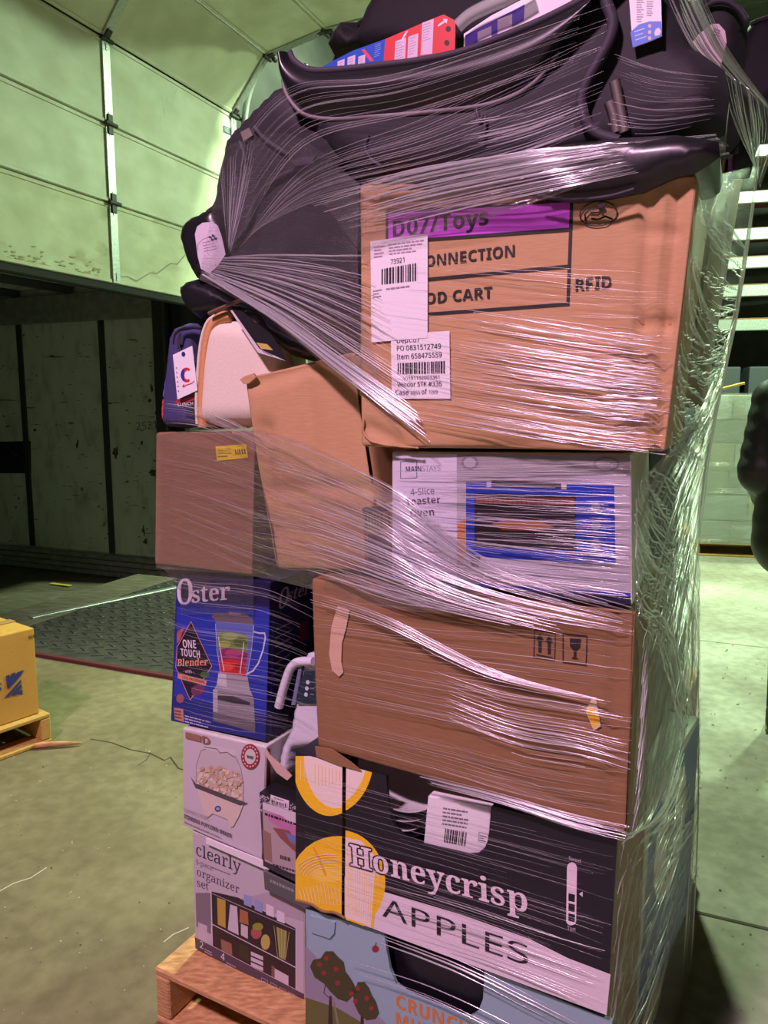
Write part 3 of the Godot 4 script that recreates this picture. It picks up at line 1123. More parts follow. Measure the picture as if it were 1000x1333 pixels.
func toy_box():
	var c := new_carton([[468, 240], [910, 226], [867, 589], [470, 581]], 0.02, 0.34, 0.006, 3.0, false, 0.025)
	for k in [[[846, 262], [838, 420], 0.007, 0.009], [[838, 420], [824, 585], 0.007, 0.009], [[884, 240], [868, 420], 0.008, 0.012], [[868, 420], [852, 588], 0.008, 0.010], [[800, 262], [794, 390], 0.005, 0.003], [[832, 300], [880, 304], 0.006, 0.006], [[474, 250], [492, 262], 0.006, 0.005], [[480, 556], [520, 576], 0.008, 0.008], [[560, 588], [700, 578], 0.006, 0.004], [[838, 420], [868, 424], 0.005, 0.005]]:
		c.creases.append([front(k[0][0], k[0][1], 0.02), front(k[1][0], k[1][1], 0.02), k[2], k[3]])
	var t := box_thing("toy_carton", "large brown carton with a purple printed band and two white shipping labels", "box", c, M.card, 0.007, "", 0.009)
	var ink := S(38, 34, 36)
	var p := printer(c.q[0], N, c)
	p.poly([[505, 277], [745, 261], [742, 299], [506, 315]], S(204, 84, 220))
	for l in [[[505, 277], [745, 261]], [[745, 261], [740, 396]], [[505, 413], [740, 396]], [[505, 277], [505, 413]], [[506, 316], [742, 299]], [[505, 369], [740, 347]]]:
		p.line(l[0], l[1], 0.0048, ink)
	p.text("D07/Toys", [513, 309], [637, 293], 21, ink, "sans_bold")
	p.text("CONNECTION", [544, 349], [671, 334], 14.5, ink, "sans_bold")
	p.text("FOOD CART", [530, 399], [642, 388], 14.5, ink, "sans_bold")
	p.text("RFID", [750, 379], [796, 375], 16, ink, "sans_bold")
	var ov := []
	for i in 28:
		ov.append([780 + cos(TAU * i / 28) * 24, 279 + sin(TAU * i / 28) * 16 - cos(TAU * i / 28) * 2])
	p.ring(ov, 0.0018, ink)
	p.path([[764, 290], [763, 280], [770, 273], [782, 272], [786, 277], [780, 281], [772, 281]], 0.0024, ink)
	p.path([[772, 286], [780, 287], [790, 283], [798, 286]], 0.0024, ink)
	p.oval([784, 269], 5, 4, ink)
	put(t, "printed_face", p, M.print)
	# torn lip and crushed corner
	var cr := MB.new()
	var tr := []
	for i in 21:
		tr.append(0.001 + 0.0016 * absf(sin(i * 2.3)))
	cr.tube(catmull(pxs([[474, 546], [473, 560], [480, 572], [496, 578], [520, 581], [545, 583]], 0.0225), 20), tr, 6)
	put(t, "torn_edge", cr, M.card)
	var l1 := label_on(t, c, [[484, 315], [559, 305], [559, 440], [486, 446]], 0.0035)
	l1.greek([489, 321], [505, 319], [489, 338], 4, S(170, 140, 170), 2)
	l1.greek([508, 318], [556, 312], [509, 334], 4, S(170, 140, 170), 4)
	l1.text("73921", [511, 345], [529, 342], 6.5, ink)
	l1.bars([499, 351], [546, 343], [546, 366], [499, 371], ink, 22, 3)
	l1.greek([488, 378], [500, 376], [488, 390], 3, S(150, 146, 156), 6)
	l1.greek([505, 375], [545, 370], [505, 380], 1, S(150, 146, 156), 7)
	put(l1.get_meta_part(), "label_print", l1, M.print)
	var l2 := label_on(t, c, [[511, 436], [587, 431], [588, 519], [512, 519]], 0.0028)
	l2.text("Dept:07", [519, 447], [549, 445], 6, ink)
	l2.text("PO 0831512749", [519, 457], [576, 454], 6.5, ink)
	l2.text("Item 658475559", [519, 468], [577, 465], 6.5, ink)
	l2.bars([520, 473], [581, 470], [581, 486], [520, 487], ink, 34, 5)
	l2.text("10191162003361", [527, 494.5], [574, 493], 4.5, ink)
	l2.text("Vendor STK #336", [519, 503.5], [577, 502.5], 6.2, ink)
	l2.text("Case", [517, 514], [534, 513.5], 6.2, ink)
	l2.text("2955", [537, 513.5], [549, 513], 4.5, ink)
	l2.text("of", [551, 513], [558, 512.6], 6.2, ink)
	l2.text("7209", [560, 512.6], [572, 512], 4.5, ink)
	put(l2.get_meta_part(), "label_print", l2, M.print)

class LabelPr extends Pr:
	var part
	func get_meta_part():
		return part

func label_on(t: Node3D, c: Carton, px: Array, lift: float) -> LabelPr:
	var base := LabelPr.new()
	base.host = self
	base.p0 = c.q[0]
	base.nrm = c.nrm
	base.carton = c
	var sheet := printer(c.q[0], c.nrm, c)
	sheet.lift = lift
	sheet.poly(px, S(232, 228, 232))
	base.part = put(t, "paper_label", sheet, M.print, "white paper shipping label with barcode")
	base.lift = lift + 0.0006
	return base

func toaster_box():
	var c := new_carton([[510, 588], [822, 590], [824, 788], [510, 750]], 0.0, 0.32, 0.0, 9.0, false, 0.03)
	var t := box_thing("toaster_oven_carton", "white retail carton picturing a blue toaster oven, under the large brown carton", "box", c, M.card_pale, 0.004)
	var p := printer(c.q[0], N, c)
	var navy := S(40, 44, 92)
	p.poly([[512, 591], [595, 591], [595, 759], [512, 749]], S(206, 202, 218))
	p.poly([[595, 591], [820, 592], [821, 772], [595, 759]], S(176, 172, 182))
	p.poly([[595, 591], [820, 592], [820, 616], [595, 616]], S(150, 146, 150))
	p.ring([[522, 601], [543, 600], [543, 622], [522, 623]], 0.0012, navy)
	p.text("MAIN", [529, 614.5], [549, 613.5], 7, navy, "sans_bold")
	p.text("STAYS", [550, 613.5], [574, 612.5], 7, S(120, 118, 140))
	p.text("4-Slice", [535, 645], [566, 643], 8.5, S(84, 82, 92))
	p.text("Toaster", [529, 658], [574, 655], 9.5, S(60, 58, 66), "sans_bold")
	p.text("Oven", [535, 673], [566, 671], 9.5, S(60, 58, 66), "sans_bold")
	p.text("Fits 4 slices", [531, 687], [573, 686], 5, S(110, 106, 120))
	for r in [[531, 702], [531, 715], [531, 728]]:
		p.greek([r[0], r[1]], [r[0] + 44, r[1] + 1], [r[0], r[1] + 8], 1, S(128, 124, 140), r[1], 0.4)
	var blue := S(44, 66, 176)
	p.poly([[607, 627], [800, 632], [802, 735], [607, 724]], blue)
	p.poly([[618, 642], [750, 645], [750, 716], [618, 712]], S(46, 36, 44))
	p.poly([[620, 646], [748, 649], [748, 658], [620, 655]], S(124, 66, 58))
	for i in 20:
		p.line([624 + i * 6.2, 647 + i * 0.15], [624 + i * 6.2, 656 + i * 0.15], 0.001, S(60, 40, 40))
	p.poly([[640, 682], [660, 675], [700, 677], [722, 686], [700, 692], [655, 690]], S(150, 92, 62))
	for y in [668, 676, 693, 702]:
		p.line([622, y], [748, y + 3], 0.0014, S(160, 150, 160))
	p.poly([[640, 625], [731, 628], [731, 636], [640, 633]], S(80, 76, 84))
	p.poly([[634, 625], [640, 625], [640, 634], [634, 634]], S(190, 188, 196))
	p.poly([[731, 628], [738, 628], [738, 637], [731, 637]], S(190, 188, 196))
	for y in [660, 684, 708]:
		p.oval([776, y], 10, 10.5, S(70, 86, 170))
		p.oval([776, y], 6, 6.5, S(150, 152, 176))
	p.poly([[612, 724], [626, 725], [624, 738], [614, 737]], S(52, 46, 60))
	p.poly([[596, 680], [606, 676], [606, 724], [596, 736]], S(196, 130, 72))
	p.oval([612, 602], 11, 9, S(120, 116, 124)); p.oval([612, 602], 8, 6.5, S(168, 164, 172))
	p.oval([790, 604], 17, 9, S(120, 116, 124)); p.oval([790, 604], 14, 7, S(160, 156, 164))
	p.poly([[513, 749], [595, 758], [821, 772], [821, 776], [595, 762], [513, 752]], blue)
	p.poly([[640, 766], [821, 777], [822, 787], [700, 776]], S(40, 36, 64))
	put(t, "printed_face", p, M.gloss_print)
	# the small striped carton wedged beside it
	var s := new_carton([[471, 660], [512, 655], [512, 750], [475, 742]], -0.03, 0.12, 0.0)
	var t2 := box_thing("small_striped_carton", "small dark striped carton wedged between the crushed box and the toaster carton", "box", s, M.card_dark, 0.003)
	var q := printer(s.q[0], N)
	q.poly([[472, 661], [511, 657], [511, 664], [472, 670]], S(70, 62, 62))
	q.bars([475, 670], [511, 667], [511, 690], [476, 688], S(64, 56, 58), 14, 4)
	q.poly([[479, 695], [511, 694], [511, 740], [480, 735]], S(88, 74, 70))
	put(t2, "printed_face", q, M.print)

func moving_box():
	var c := new_carton([[404, 752], [829, 795], [816, 1086], [412, 974]], 0.0, 0.42, 0.007, 17.0, false, 0.03)
	for k in [[[801, 802], [797, 940], 0.006, 0.006], [[797, 940], [790, 1076], 0.006, 0.006], [[812, 810], [804, 1070], 0.005, 0.004], [[430, 770], [600, 800], 0.01, 0.004], [[620, 1000], [780, 1060], 0.012, 0.005], [[560, 830], [580, 990], 0.01, 0.003]]:
		c.creases.append([front(k[0][0], k[0][1], 0.0), front(k[1][0], k[1][1], 0.0), k[2], k[3]])
	var t := box_thing("moving_carton", "big plain brown carton with arrow and glass symbols, on the black apple box", "box", c, M.card_dark, 0.009, "", 0.010)
	var ink := S(44, 36, 40)
	var p := printer(c.q[0], N, c)
	p.ring([[696, 820], [723, 825], [722, 860], [695, 856]], 0.0014, ink)
	for x in [703, 715]:
		var y: float = 825 + (x - 703) * 0.2
		p.poly([[x, y], [x + 5, y + 8], [x + 2, y + 8], [x + 2, y + 24], [x - 2, y + 24], [x - 2, y + 8], [x - 5, y + 7]], ink)
	p.line([699, 852], [719, 856], 0.0016, ink)
	p.ring([[733, 825], [764, 828], [763, 866], [733, 862]], 0.0014, ink)
	p.poly([[742, 831], [756, 832], [755, 842], [750, 847], [750, 856], [755, 858], [743, 857], [747, 855], [747, 847], [742, 841]], ink)
	p.poly([[747, 832], [750, 836], [748, 840], [751, 842], [749, 838], [752, 833]], S(160, 110, 74))
	put(t, "printed_face", p, M.print)
	var tp := printer(c.q[0], N, c)
	tp.lift = 0.003
	tp.poly([[441, 788], [457, 793], [452, 818], [447, 836], [446, 860], [449, 874], [443, 880], [434, 872], [430, 850], [433, 815]], S(206, 174, 146))
	put(t, "tape_remnant", tp, M.gloss_print)
	var st := printer(c.q[0], N, c)
	st.lift = 0.004
	st.poly([[763, 924], [772, 907], [777, 910], [783, 944], [774, 950]], S(216, 196, 170))
	st.poly([[763, 924], [768, 917], [779, 926], [781, 940], [775, 948]], S(240, 190, 40))
	put(t, "yellow_sticker", st, M.print, "torn yellow sticker")
	var fl := MB.new()
	fl.slab(pxs([[410, 972], [432, 976], [455, 992], [470, 1004], [440, 996], [412, 985]], 0.004), N, 0.004)
	put(t, "bent_flap", fl, M.card_dark)

func apple_box():
	var y0 := 0.442
	var base := F(-0.3, y0, -0.2)
	var t := thing("honeycrisp_apple_box", "black fruit box printed with yellow apples and white lettering, hand hole in front", "box", base)
	var dark := mat(S(30, 27, 36), 0.5)
	var thick := 0.007
	var main := [[451, 996], [503, 1010], [505, 1040], [509, 1066], [516, 1079], [528, 1090], [552, 1100], [610, 1113], [622, 1112], [631, 1104], [638, 1087], [641, 1049], [804, 1091], [790, 1322], [449, 1196]]
	var flap := [[385, 979], [446, 995], [445, 1192], [385, 1172]]
	var fm := MB.new()
	fm.slab(pxs(main, 0.0), N, thick)
	var fp := put(t, "front_panel", fm, dark)
	var lm := MB.new()
	lm.slab(pxs(flap, 0.0), N, thick)
	var lp := put(t, "corner_panel", lm, dark)
	var inner := MB.new()
	inner.slab([front(440, 1000, -0.012), front(460, 1005, -0.012), front(458, 1190, -0.012), front(438, 1184, -0.012)], N, 0.005)
	put(t, "inner_lining", inner, M.card_dark)
	for s in [[-0.604, -1.0], [0.0, 1.0]]:
		var sd := MB.new()
		sd.cbox(F(s[0] - 0.004 * s[1], y0 + 0.152, -0.155), U * 0.0035, Vector3(0, 0.151, 0), N * 0.145, 0.002)
		put(t, "side_panel", sd, dark if s[1] < 0 else M.card_dark)
	var bk := MB.new()
	bk.cbox(F(-0.302, y0 + 0.152, -0.304), U * 0.3, Vector3(0, 0.151, 0), N * 0.0035, 0.002)
	put(t, "back_panel", bk, M.card_dark)
	var bt := MB.new()
	bt.cbox(F(-0.302, y0 + 0.004, -0.155), U * 0.296, Vector3(0, 0.0035, 0), N * 0.145, 0.002)
	put(t, "bottom_panel", bt, M.card_dark)
	var tl := MB.new()
	tl.slab([F(-0.604, 0.752, -0.002), F(-0.5, 0.752, -0.002), F(-0.5, 0.752, -0.16), F(-0.604, 0.752, -0.16)], Vector3.UP, 0.005)
	put(t, "corner_tab", tl, dark)
	# torn brown edge under the corner
	var te := MB.new()
	te.tube(catmull(pxs([[386, 1172], [405, 1177], [420, 1186], [436, 1188], [449, 1195]], 0.002), 14), 0.0028, 6)
	put(t, "torn_edge", te, M.card_dark)
	var yel := S(246, 202, 40)
	var pale := S(240, 226, 214)
	var white := S(228, 216, 224)
	var pl := printer(front(500, 1100, 0), N)
	pl.poly(clip_px(arc_px([430, 984], 50, 78, 0.0, PI), flap), yel)
	pl.poly(clip_px(arc_px([438, 984], 42, 68, 0.0, PI), flap), pale)
	pl.poly(clip_px(arc_px([440, 1148], 62, 60, 0, TAU), flap), yel)
	pl.poly(clip_px([[385, 1128], [410, 1112], [446, 1114], [446, 1192], [385, 1171]], flap), yel)
	pl.poly(clip_px(arc_px([428, 1138], 22, 10, 0, TAU), flap), S(250, 214, 90))
	pl.path([[424, 1138], [416, 1118], [409, 1104]], 0.006, S(236, 170, 40))
	for i in 12:
		var x := 390.0 + i * 4.6
		pl.path([[x, 1150 + absf(i - 6) * 1.5], [x + 2, 1164], [x + 4, 1178 - (12 - i) * 0.2]], 0.0011, pale)
		pl.path([[x + 2, 990 + i * 1.2], [x + 2, 1014 + 8 * sin(i * 0.26)]], 0.0010, yel if i > 3 else pale)
	for i in 6:
		var pts := []
		for j in 12:
			var a := PI + 0.2 + j * 0.19
			pts.append([430 + cos(a) * (26 + i * 4.5), 1142 + sin(a) * (13 + i * 3.5)])
		pl.path(clip_path(pts, 387, 444), 0.0009, pale)
	put(lp, "apple_print", pl, M.gloss_print)
	var p := printer(front(500, 1100, 0), N)
	p.poly([[449, 1141], [488, 1157], [600, 1190], [690, 1222], [740, 1247], [795, 1268], [790, 1321], [449, 1195]], white)
	p.poly(clip_px(arc_px([430, 984], 57, 76, 0.0, PI), main), yel)
	p.poly(clip_px(arc_px([426, 984], 52, 66, 0.0, PI), main), pale)
	p.poly(clip_px(arc_px([442, 1148], 60, 68, -PI / 2, PI / 2) + [[449, 1195]], main), yel)
	p.poly(clip_px([[450, 1090], [470, 1094], [486, 1112], [493, 1140], [488, 1170], [484, 1206], [450, 1194]], main), pale)
	for i in 11:
		p.path([[453 + i * 3.2, 1100 + i * 2.4], [454 + i * 3.0, 1150], [453 + i * 2.9, 1188 + i]], 0.0008, yel if i % 2 else S(246, 206, 110))
	p.path([[490, 1140], [487, 1175], [485, 1206]], 0.006, yel)
	for k in 8:
		var ox := cos(TAU * k / 8) * 1.9
		var oy := sin(TAU * k / 8) * 1.9
		p.text("Honeycrisp", [457 + ox, 1126 + oy], [687 + ox, 1188 + oy], 29.5, S(30, 27, 36), "serif_bold")
	p.text("Honeycrisp", [457, 1126], [687, 1188], 29.5, S(236, 218, 228), "serif_bold")
	p.text("APPLES", [498, 1192], [688, 1257], 26, S(38, 32, 42))
	var th := []
	for i in 10:
		th.append([745 + cos(PI + PI * i / 9) * 6.5, 1129 + sin(PI + PI * i / 9) * 7])
	for i in 10:
		th.append([745 + cos(PI * i / 9) * 6.5 - 1, 1198 + sin(PI * i / 9) * 6])
	p.poly(th, S(232, 216, 226))
	for y in [1163, 1176, 1189]:
		p.poly([[740.5, y - 1], [749, y + 1], [748.6, y + 11], [740.3, y + 9]], S(30, 27, 36))
	p.poly([[754, 1163], [759, 1160], [759, 1167]], S(232, 216, 226))
	p.text("Sweet", [741, 1119], [757, 1123], 5, S(210, 196, 206), "serif")
	p.text("Tart", [739, 1209], [750, 1212], 5, S(210, 196, 206), "serif")
	put(fp, "face_print", p, M.gloss_print)
	# plates and a small carton inside
	for i in 4:
		var b := MB.new()
		var q := F(-0.462 + 0.008 * i, 0.620 + 0.021 * i, -0.10)
		var ax := (Vector3.UP + U * 0.5 + N * 0.25).normalized()
		b.lathe(q, ax, [[0.001, 0.0], [0.045, 0.0], [0.075, 0.016], [0.088, 0.034], [0.086, 0.036], [0.07, 0.02], [0.04, 0.006], [0.001, 0.006]], 30)
		single("plate", b, mat(S(206, 206, 206) if i % 2 else S(176, 176, 180), 0.3), ["pale grey glazed bowl lowest in the tilted stack inside the apple box", "white glazed bowl second from the bottom of the stack in the apple box", "pale grey glazed bowl third up in the stack inside the apple box", "white glazed bowl topmost in the tilted stack inside the apple box"][i], "bowl", q, "bowls nested inside the apple box")
	var c := new_carton([[557, 1036], [640, 1050], [634, 1118], [551, 1102]], -0.012, 0.16, 0.0, 4.0)
	var wt := box_thing("white_barcode_carton", "small white carton with a barcode showing through the apple box hand hole", "box", c, M.white_paper, 0.003)
	var wp := printer(c.q[0], N, c)
	wp.greek([577, 1050], [616, 1056], [576, 1075], 5, S(110, 104, 116), 5)
	put(wt, "text_print", wp, M.print)
	wp = printer(c.q[0], N, c)
	wp.bars([580, 1078], [608, 1083], [606, 1101], [578, 1096], S(40, 36, 44), 18, 8)
	put(wt, "barcode_print", wp, M.print)
	wp = printer(c.q[0], N, c)
	wp.ring([[624, 1083], [636, 1086], [635, 1098], [623, 1095]], 0.0008, S(120, 110, 124))
	wp.greek([625, 1086], [634, 1088], [624, 1095], 3, S(120, 110, 124), 9)
	put(wt, "stamp_print", wp, M.print)

func arc_px(c: Array, rx: float, ry: float, a0: float, a1: float, k := 30) -> Array:
	var out := []
	for i in (k if a1 - a0 > 6.2 else k + 1):
		var a := a0 + (a1 - a0) * i / k
		out.append([c[0] + cos(a) * rx, c[1] + sin(a) * ry])
	return out

func clip_px(a: Array, b: Array) -> Array:     # the part of outline a inside outline b, both in one plane
	var pa := PackedVector2Array()
	var pb := PackedVector2Array()
	for p in a:
		pa.append(Vector2(p[0], p[1]))
	for p in b:
		pb.append(Vector2(p[0], p[1]))
	var best := []
	var area := 0.0
	for r in Geometry2D.intersect_polygons(pa, pb):
		var s := 0.0
		for i in r.size():
			s += r[i].cross(r[(i + 1) % r.size()])
		if absf(s) > area:
			area = absf(s)
			best = []
			for q in r:
				best.append([q.x, q.y])
	return best

func clip_path(p: Array, x0: float, x1: float) -> Array:
	var out := []
	for q in p:
		if q[0] > x0 and q[0] < x1:
			out.append(q)
	return out

func crunch_box():
	# the teal fruit box on the pallet deck
	var off := -0.012
	var y0 := 0.141
	var t := thing("crunch_apple_box", "pale blue fruit box with cartoon trees and orange lettering, at the bottom of the load", "box", F(-0.3, y0, -0.2))
	var teal := mat(S(150, 178, 188), 0.5)
	var edge_px := [[398, 1183], [500, 1213], [504, 1240], [508, 1262], [516, 1281], [532, 1294], [600, 1322], [612, 1324], [622, 1318], [629, 1300], [631, 1262], [797, 1329]]
	var pts := pxs(edge_px, off)
	pts.append(F(0.0, y0, off))
	pts.append(F(-0.594, y0, off))
	var fm := MB.new()
	fm.slab(pts, N, 0.007)
	var fp := put(t, "front_panel", fm, teal)
	for s in [[-0.594, 1.0], [0.0, -1.0]]:
		var sd := MB.new()
		sd.cbox(F(s[0] + 0.004 * s[1], y0 + 0.14, off - 0.15), U * 0.0035, Vector3(0, 0.14, 0), N * 0.14, 0.002)
		put(t, "side_panel", sd, teal if s[1] > 0 else M.card_dark)
	var bk := MB.new()
	bk.cbox(F(-0.3, y0 + 0.14, off - 0.293), U * 0.29, Vector3(0, 0.14, 0), N * 0.0035, 0.002)
	put(t, "back_panel", bk, M.card_dark)
	var bt := MB.new()
	bt.cbox(F(-0.3, y0 + 0.004, off - 0.15), U * 0.29, Vector3(0, 0.0035, 0), N * 0.14, 0.002)
	put(t, "bottom_panel", bt, M.card_dark)
	var tab := MB.new()
	tab.slab(pxs([[404, 1192], [436, 1201], [435, 1215], [429, 1222], [405, 1214]], off + 0.004), N, 0.005)
	put(t, "corner_tab", tab, teal)
	var gd := MB.new()
	gd.cbox(F(-0.27, y0 + 0.19, off - 0.06), U * 0.22, Vector3(0, 0.08, 0), N * 0.03, 0.012)
	single("black_tray", gd, M.shell, "black glossy tray lying inside the pale blue fruit box", "tray", F(-0.27, y0 + 0.11, off - 0.06))
	var p := printer(front(500, 1280, off), N)
	p.poly([[398, 1232], [403, 1236], [416, 1250], [424, 1262], [440, 1280], [470, 1300], [520, 1350], [398, 1350]], S(150, 144, 160))
	p.poly([[398, 1298], [440, 1312], [470, 1330], [490, 1350], [398, 1350]], S(104, 106, 54))
	var leaf := S(72, 70, 42)
	var red := S(150, 52, 48)
	for tr in [[[[404, 1258], [408, 1249], [418, 1247], [424, 1238], [434, 1238], [441, 1246], [448, 1252], [450, 1264], [456, 1272], [462, 1282], [464, 1292], [458, 1298], [452, 1304], [440, 1300], [430, 1290], [422, 1280], [410, 1272]], [[429, 1296], [432, 1296], [434, 1345], [427, 1345]]], [[[460, 1296], [458, 1288], [464, 1284], [466, 1278], [475, 1278], [481, 1286], [484, 1294], [490, 1304], [494, 1318], [490, 1326], [478, 1328], [468, 1320], [462, 1308]], [[470, 1322], [474, 1322], [474, 1348], [469, 1348]]]]:
		var tp := printer(front(500, 1280, off), N)
		tp.lift = 0.0009
		tp.poly(tr[1], S(58, 44, 42))
		tp.poly(tr[0], leaf)
		for q in [[425, 1247], [416, 1255], [438, 1261], [422, 1266], [440, 1279], [466, 1286], [478, 1299], [463, 1303], [458, 1293], [484, 1312]]:
			if (q[0] < 450) == (tr[0][0][0] < 450):
				tp.oval(q, 3.2, 3.2, red, 0, 12)
		put(fp, "tree_print", tp, M.gloss_print)
	p.path([[434, 1300], [438, 1320], [442, 1345]], 0.005, S(140, 128, 110))
	p.path([[424, 1282], [422, 1292], [428, 1298]], 0.002, S(58, 44, 42))
	var ap := printer(front(500, 1280, off), N)
	ap.oval([489, 1235], 4.6, 4.4, S(150, 46, 50))
	ap.path([[489, 1231], [490, 1227]], 0.0014, S(60, 40, 36))
	put(fp, "apple_print", ap, M.gloss_print)
	put(fp, "ground_print", p, M.gloss_print)
	p = printer(front(500, 1280, off), N)
	p.text("CRUNCH", [516, 1311], [612, 1350], 18, S(206, 132, 66), "sans_bold")
	p.text("MUNCH", [516, 1335], [596, 1368], 18, S(206, 132, 66), "sans_bold")
	put(fp, "lettering", p, M.gloss_print)

func left_column():
	# clear organiser set carton
	var off := -0.085
	var c := new_carton([[250, 1080], [397, 1134], [397, 1302], [254, 1234]], off, 0.4, 0.0, 21.0)
	var t := box_thing("organizer_set_carton", "white and dark retail carton picturing pantry shelves, standing on the pallet corner", "box", c, M.card_pale, 0.004)
	var p := printer(c.q[0], N, c)
	var ink := S(58, 50, 60)
	var base := S(194, 186, 194)  # white board greyed to stand in for weaker light low down
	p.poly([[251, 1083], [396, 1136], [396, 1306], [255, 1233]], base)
	p.poly([[312, 1170], [396, 1150], [396, 1200], [316, 1176]], S(178, 166, 178))
	p.poly([[255, 1162], [275, 1162], [275, 1216], [256, 1206]], S(132, 118, 130))
	p.poly([[275, 1160], [310, 1168], [385, 1208], [385, 1297], [276, 1240]], S(52, 40, 46))
	p.poly([[258, 1200], [270, 1205], [270, 1236], [259, 1231]], S(196, 188, 198))
	p.line([275, 1160], [277, 1240], 0.003, S(214, 204, 214))
	p.line([386, 1208], [386, 1298], 0.004, S(200, 190, 202))
	p.line([277, 1203], [385, 1259], 0.0026, S(206, 196, 206))
	p.line([277, 1163], [384, 1210], 0.002, S(160, 148, 160))
	p.poly([[283, 1168], [294, 1172], [294, 1208], [284, 1203]], S(190, 160, 70))
	p.poly([[300, 1177], [309, 1180], [311, 1217], [297, 1210]], S(206, 196, 208))
	p.poly([[313, 1183], [323, 1187], [324, 1204], [312, 1200]], S(170, 112, 70))
	p.poly([[314, 1202], [323, 1206], [323, 1222], [314, 1217]], S(206, 190, 196))
	p.oval([334, 1214], 7, 8, S(170, 90, 90)); p.oval([336, 1206], 7, 5, S(150, 150, 50)); p.oval([346, 1226], 6, 10, S(190, 176, 96))
	p.poly([[360, 1206], [374, 1212], [372, 1250], [364, 1246]], S(150, 150, 82))
	for i in 5:
		p.line([362 + i * 2.6, 1246], [357 + i * 5, 1205 + i * 2], 0.0012, S(190, 190, 120))
	p.poly([[288, 1222], [302, 1228], [303, 1246], [289, 1238]], S(150, 110, 86))
	p.poly([[312, 1226], [324, 1232], [325, 1252], [312, 1246]], S(58, 58, 40))
	for i in 4:
		p.poly([[327, 1238 + i * 7], [343, 1245 + i * 7], [343, 1250 + i * 7], [327, 1243 + i * 7]], S(206, 198, 212))
	p.poly([[354, 1258], [376, 1270], [376, 1290], [354, 1279]], S(206, 198, 206))
	p.poly([[354, 1256], [358, 1258], [358, 1281], [354, 1279]], S(120, 96, 80))
	for x in [[318, 1163], [332, 1170], [347, 1176], [361, 1184]]:
		p.poly([[x[0], x[1]], [x[0] + 10, x[1] + 4], [x[0] + 10, x[1] + 18], [x[0], x[1] + 14]], S(150, 160, 206) if x[0] < 340 else S(222, 214, 224))
	p.poly([[254, 1219], [300, 1242], [396, 1293], [396, 1307], [255, 1234]], S(84, 72, 86))
	p.line([254, 1219], [396, 1293], 0.0016, S(196, 186, 198))
	p.text("clearly", [256, 1113], [314, 1136], 16, ink, "serif")
	p.text("6-piece", [256, 1124.5], [277, 1133], 7, S(120, 110, 120), "serif")
	p.text("organizer", [257, 1139], [312, 1163], 10.5, S(84, 74, 86), "serif")
	p.text("set", [257, 1153], [272, 1159], 10, S(84, 74, 86), "serif")
	p.greek([276, 1127], [306, 1139], [276, 1131], 1, S(130, 120, 130), 3)
	p.text("2", [261, 1233], [265, 1235], 9, S(230, 222, 232))
	p.text("4", [288, 1248], [293, 1250.5], 9, S(230, 222, 232))
	p.greek([267, 1234], [279, 1240], [267, 1240], 2, S(200, 190, 204), 8)
	p.greek([295, 1251], [308, 1258], [295, 1257], 2, S(200, 190, 204), 9)
	for i in 4:
		var x := 341 + i * 11.8
		var y := 1272 + i * 6.2
		p.ring([[x, y], [x + 8, y + 4.2], [x + 8, y + 13.5], [x, y + 9.5]], 0.0012, S(176, 166, 206))
		p.poly([[x + 2, y + 4], [x + 6, y + 6], [x + 6, y + 10.5], [x + 2, y + 8.5]], S(176, 166, 206))
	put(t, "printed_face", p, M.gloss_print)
	# popcorn maker carton
	var c2 := new_carton([[238, 947], [347, 972], [342, 1113], [238, 1073]], off + 0.004, 0.38, 0.0, 25.0)
	var t2 := box_thing("popcorn_maker_carton", "white retail carton picturing a popcorn maker with red badge, below the blue blender carton", "box", c2, M.card_pale, 0.004)
	var q := printer(c2.q[0], N, c2)
	q.poly([[239, 950], [346, 974], [341, 1118], [239, 1074]], S(200, 192, 200))  # white face toned down in its colour for the dimmer light here
	q.poly([[239, 990], [252, 994], [252, 1000], [239, 996]], S(200, 190, 200))
	for i in 7:
		q.line([300 + i * 5, 1030 + i * 7], [343, 1046 + i * 9], 0.001, S(196, 186, 196))
	var gl := S(196, 188, 190)
	q.poly([[262, 976], [274, 972], [296, 976], [309, 986], [316, 1008], [317, 1042], [256, 1018], [256, 996]], gl)
	q.path([[256, 1018], [256, 996], [262, 977], [274, 973]], 0.0016, S(120, 112, 116))
	q.path([[306, 982], [314, 1000], [318, 1024], [317, 1043]], 0.0016, S(120, 112, 116))
	q.poly([[266, 968], [306, 976], [309, 984], [264, 974]], S(206, 200, 204))
	q.path([[266, 972], [283, 975], [287, 980], [296, 979], [306, 986]], 0.002, S(96, 90, 96))
	var rg := RandomNumberGenerator.new()
	rg.seed = 5
	for i in 150:
		var fx := rg.randf()
		var fy := rg.randf()
		var x := 259 + fx * 56
		var top := 1000 + fx * 9 - 6 * sin(fx * PI)
		var y := lerpf(top, 1022 + fx * 20, fy)
		q.oval([x, y], rg.randf_range(2, 3.6), rg.randf_range(1.6, 3.0), [S(226, 206, 180), S(206, 182, 154), S(190, 164, 138)][i % 3], rg.randf() * 3, 8)
	q.poly([[257, 1024], [318, 1046], [313, 1060], [305, 1075], [301, 1076], [298, 1066], [278, 1058], [272, 1063], [268, 1060], [263, 1046]], S(214, 198, 188))
	q.poly([[249, 1010], [256, 1019], [316, 1042], [324, 1045], [314, 1048], [256, 1025]], S(84, 78, 82))
	q.oval([285, 1052], 4.2, 4.0, S(60, 66, 120)); q.oval([285, 1052], 2.4, 2.0, S(170, 170, 200))
	q.oval([327, 984], 12, 16.5, S(150, 52, 60)); q.oval([327, 984], 7.2, 10, S(206, 200, 200))
	q.poly([[322, 982], [332, 984], [331, 988], [323, 986]], S(96, 110, 92))
